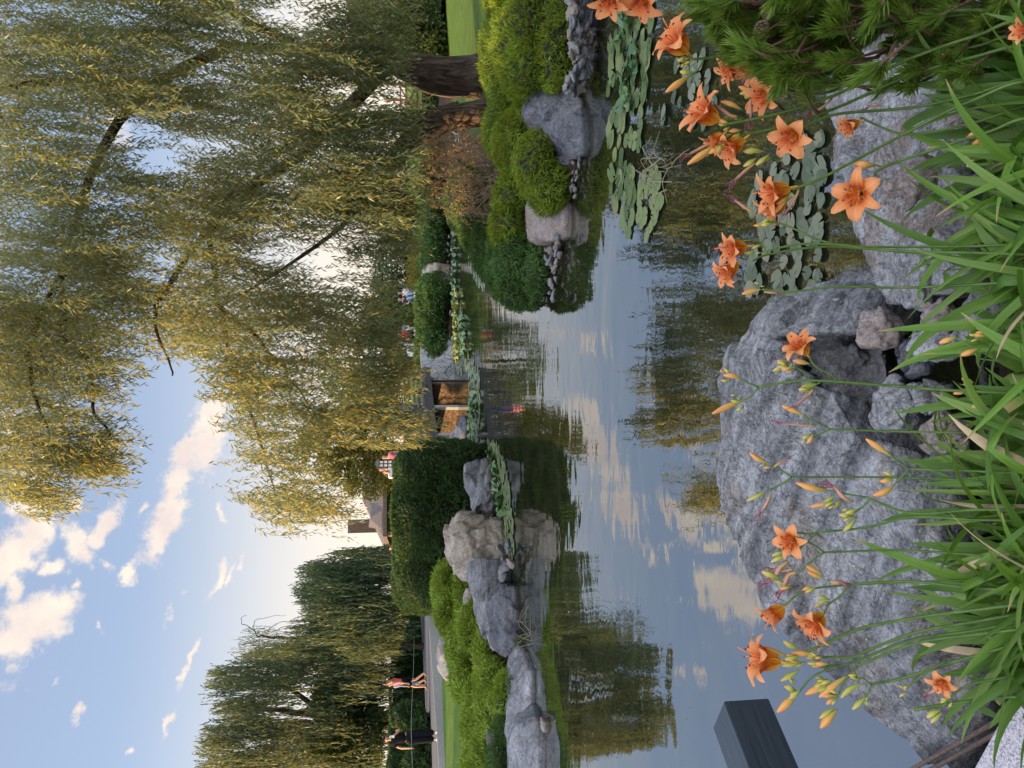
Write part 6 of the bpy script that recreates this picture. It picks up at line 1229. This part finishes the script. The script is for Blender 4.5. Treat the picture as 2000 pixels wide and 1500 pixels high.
# e: pair of flowers
s = stem('e', [(2040, 500), (1900, 494), (1800, 492), (1700, 486), (1640, 478), (1560, 477), (1490, 492)], .0, .0040, .0026); fl(s, 1458, 482, -.9, .2, .25, 42, 51, .8); cluster(s, 1485, 488, -1, .2, 3, 20)
s = stem('e', [(2050, 515), (1900, 505), (1700, 486), (1600, 482), (1500, 497), (1470, 510)], .03, .0038, .0024); fl(s, 1440, 516, -.85, .7, .1, 38, 55, .8); wf(s, 1398, 486, 1430, 480, .003); twig(s, [(1500, 497), (1480, 470), (1425, 468)]); bud(s, 1425, 468, 1470, 470, 'o', .003)
s = stem('e', [(2040, 480), (1850, 482), (1640, 478), (1540, 442), (1508, 432)], .015, .0036, .0022); cluster(s, 1508, 432, -1, .1, 6, 26); cluster(s, 1490, 438, -1, .4, 3, 20)
s = stem('e', [(2040, 548), (1900, 556), (1760, 562), (1640, 560), (1540, 570), (1488, 565)], .0, .0034, .0022); bud(s, 1449, 574, 1487, 565, 'o', .0062); cluster(s, 1486, 562, -1, -.1, 2, 16); wf(s, 1520, 572, 1492, 570, .003)
s = stem('e', [(2100, 640), (2000, 645), (1930, 650)], .04, .003, .002); cluster(s, 1930, 650, -1, .2, 4, 26, kind='o')
# f: flat opened flower and its neighbours
s = stem('f', [(2040, 230), (1930, 258), (1830, 290), (1722, 328), (1705, 352)], -.02, .0042, .003); fl(s, 1684, 378, -.4, .15, 1.0, 50, 61, 1.15); twig(s, [(1722, 328), (1716, 324), (1712, 323)]); bud(s, 1668, 318, 1712, 322, 'o', .0085); bud(s, 1634, 362, 1672, 356, 'o', .005); cluster(s, 1705, 345, -.8, .6, 3, 26, kind='o')
s = stem('f', [(2040, 160), (1900, 196), (1750, 270), (1610, 345), (1548, 370)], -.01, .004, .003); fl(s, 1542, 368, -.95, .3, .15, 48, 64, .75); fl(s, 1535, 392, -.9, .6, -.1, 42, 66, .7, .03); bud(s, 1510, 420, 1545, 372, 'o', .006); wf(s, 1432, 388, 1470, 415, .004); cluster(s, 1545, 375, -1, .2, 4, 30); wf(s, 1532, 420, 1560, 368, .004)
s = stem('f', [(2060, 200), (1900, 240), (1770, 262), (1680, 230)], .02, .0038, .0026); fl(s, 1678, 238, -.85, .4, .1, 30, 68, .75); wf(s, 1572, 228, 1625, 192, .0035); wf(s, 1690, 212, 1722, 205, .003)
s = stem('f', [(2100, 300), (2000, 280), (1930, 270)], .04, .003, .002); cluster(s, 1925, 262, -1, .3, 4, 34, kind='o'); cluster(s, 1900, 320, -1, .2, 4, 22, kind='g')
# g: topmost flowers
s = stem('g', [(2030, 40), (1900, 72), (1770, 118), (1640, 182), (1540, 216), (1460, 235), (1415, 243)], -.01, .0046, .003); fl(s, 1403, 236, -.9, -.35, .35, 52, 71, .9); cluster(s, 1418, 246, -1, .15, 5, 26); wf(s, 1390, 206, 1440, 228, .005); cluster(s, 1440, 258, -1, .3, 5, 24)
s = stem('g', [(2030, 90), (1900, 112), (1770, 150), (1640, 208), (1540, 244), (1460, 262), (1420, 278)], .01, .0044, .003); bud(s, 1343, 321, 1408, 278, 'o', .0085); wf(s, 1338, 308, 1392, 278, .004); cluster(s, 1415, 280, -1, .4, 6, 34); fl(s, 1452, 272, -.85, .62, .1, 42, 74, .75); fl(s, 1412, 262, -.8, .6, .0, 30, 75, .5)
s = stem('g', [(2040, 150), (1900, 185), (1780, 210), (1640, 222), (1585, 240), (1566, 252)], .0, .0042, .003); fl(s, 1562, 256, -.7, .55, .55, 50, 77, 1.0); bud(s, 1452, 325, 1478, 308, 'g'); cluster(s, 1500, 300, -1, .5, 4, 34); wf(s, 1428, 358, 1475, 318, .0045)
s = stem('g', [(2010, 70), (1900, 92), (1740, 122), (1620, 180), (1540, 180)], .03, .004, .0028); fl(s, 1518, 178, -.8, .4, .3, 46, 79, .85); wf(s, 1462, 245, 1470, 180, .004); cluster(s, 1470, 178, -1, .1, 6, 26, kind='g'); bud(s, 1408, 198, 1450, 215, 'o', .006); bud(s, 1478, 160, 1520, 168, 'o', .007); wf(s, 1448, 165, 1480, 138, .0035)
s = stem('g', [(1900, 20), (1700, 55), (1560, 80), (1450, 98), (1390, 112), (1352, 116)], .02, .0044, .003); twig(s, [(1352, 116), (1345, 108), (1342, 104)]); fl(s, 1341, 102, -.75, -.45, .5, 52, 81, 1.0); cluster(s, 1345, 114, -1, .2, 4, 24); twig(s, [(1375, 116), (1362, 138), (1348, 148)]); bud(s, 1300, 180, 1350, 146, 'o', .008); bud(s, 1328, 140, 1352, 140, 'g', .006); cluster(s, 1340, 125, -1, .3, 3, 16)
# h: flowers among the pine
s = stem('h', [(1900, 30), (1700, 60), (1560, 85), (1470, 120)], .12, .0036, .0026); fl(s, 1448, 124, -.9, .5, .0, 40, 83, .8, .12); fl(s, 1478, 118, -.6, .6, .2, 40, 84, .8, .1); cluster(s, 1465, 135, -1, .3, 4, 20, dd=.1)
s = stem('h', [(1900, -10), (1700, 10), (1560, 12), (1480, 10)], .14, .0036, .0026); fl(s, 1468, 12, -.9, .5, .1, 32, 86, .7, .1); fl(s, 1418, 30, -.9, .7, .0, 30, 87, .6, .16); wf(s, 1400, 62, 1380, 35, .005, .14)
s = stem('h', [(1700, -60), (1500, -40), (1350, -25), (1265, -18)], .1, .004, .003); fl(s, 1262, -20, -.3, .9, .3, 46, 88, .9); fl(s, 1200, -22, -.3, .9, .3, 42, 89, .8); bud(s, 1318, -2, 1330, -40, 'o', .004)
s = stem('h', [(2100, 20), (2060, 30), (2020, 45)], -.1, .003, .002); fl(s, 2022, 55, -.9, .2, .2, 34, 90, .5, -.1)
# ---------------------------------------------------------------- pine
M_needle = leafmat('pine_needle', (.045, .115, .018), (.19, .31, .045), (.42, .50, .06), .35, 9, .45, .4, 60)
M_pbark = rockmat('pine_bark', (.09, .05, .035), (.22, .13, .09), None, 12, None, .6, .5); M_cone = rockmat('pine_cone_scale', (.16, .11, .07), (.34, .26, .18), None, 30, None, .8, .5)
pb = S(2150, -60, 1.75); PN = thing('mugo_pine', (pb[0], pb[1], .4), 'low mountain pine with long needles and small cones at the right edge', 'pine')
nsh = 330; sx, sy = region([(1335, -70), (1348, 20), (1400, 62), (1425, 120), (1480, 160), (1560, 178), (1640, 170), (1760, 178), (1900, 165), (2030, 140), (2030, -70)], nsh)
PP = []; TT = []; LL = []; mbb = MB(); rr_ = np.random.default_rng(77)
for i in range(nsh):
    D_ = 1.50+rr_.uniform(-.06, .30)+max(0, (1500-sx[i]))*.0004; tip = S(sx[i], sy[i], D_); ax = norm(pxdir(-.9+rr_.normal(0, .35), .35+rr_.normal(0, .5), rr_.normal(.3, .4))); L_ = rr_.uniform(.045, .085); foot = tip-ax*L_
    inner = foot-ax*.05+np.array([.03, .05, -.04]); mbb.tube(list(spline([inner, foot, tip], 4)), [.0045, .004, .004, .0035, .003, .003, .003, .0025, .002], 5)
    m_ = 170; s = rr_.uniform(0, 1, m_); u, v, a = frame(ax); th_ = rr_.uniform(0, 2*pi, m_); tilt_ = rr_.uniform(.3, .85, m_)*(1-.45*s); d_ = norm(a*np.cos(tilt_)[:, None]+(u*np.cos(th_)[:, None]+v*np.sin(th_)[:, None])*np.sin(tilt_)[:, None]+np.array([0, 0, .12]))
    PP.append(foot+ax*(L_*s)[:, None]); TT.append(d_); LL.append(rr_.uniform(.036, .056, m_))
    if i % 9 == 0: mbb.tube([tip, tip+ax*.022], [.0045, .0025], 6)
PP = np.concatenate(PP); TT = np.concatenate(TT); LL = np.concatenate(LL); Sd = norm(np.cross(TT, rr_.normal(0, 1, TT.shape)))
V, Fq = leafquads(PP, TT, Sd, LL, np.full(len(LL), .0030)); put('needles', meshdata('needles', V, Fq, [M_needle]), PN)
for i in range(6):
    e = S(rr_.uniform(1500, 1950), rr_.uniform(-60, 60), 2.0); mbb.tube(list(spline([pb+np.array([0, .1, -.1]), (pb+e)/2+rr_.normal(0, .04, 3), e], 6)), list(np.linspace(.016, .006, 13)), 7)
mbb.build('branches', M_pbark, PN, smooth=True)
for (x, y, s_) in ((1487, 58, .019), (1615, 112, .014), (1500, 20, .017), (1560, 66, .013)):
    c0 = S(x, y, 1.55); mb = MB(); u, v, a = frame(pxdir(-.3, .8, .5))
    for k in range(60):
        t_ = k/60; th_ = k*2.4; rr2 = s_*sin(pi*(t_*.85+.08))**.7; p_ = c0+a*(t_-.5)*s_*2.3+(u*cos(th_)+v*sin(th_))*rr2*.75; d_ = norm((u*cos(th_)+v*sin(th_))+a*.5); q1 = norm(np.cross(d_, a)); q2 = np.cross(d_, q1); mb.box(p_, (s_*.36, s_*.42, s_*.22), [q1, d_, q2], taper=.7)
    mb.build('cone', M_cone, PN)
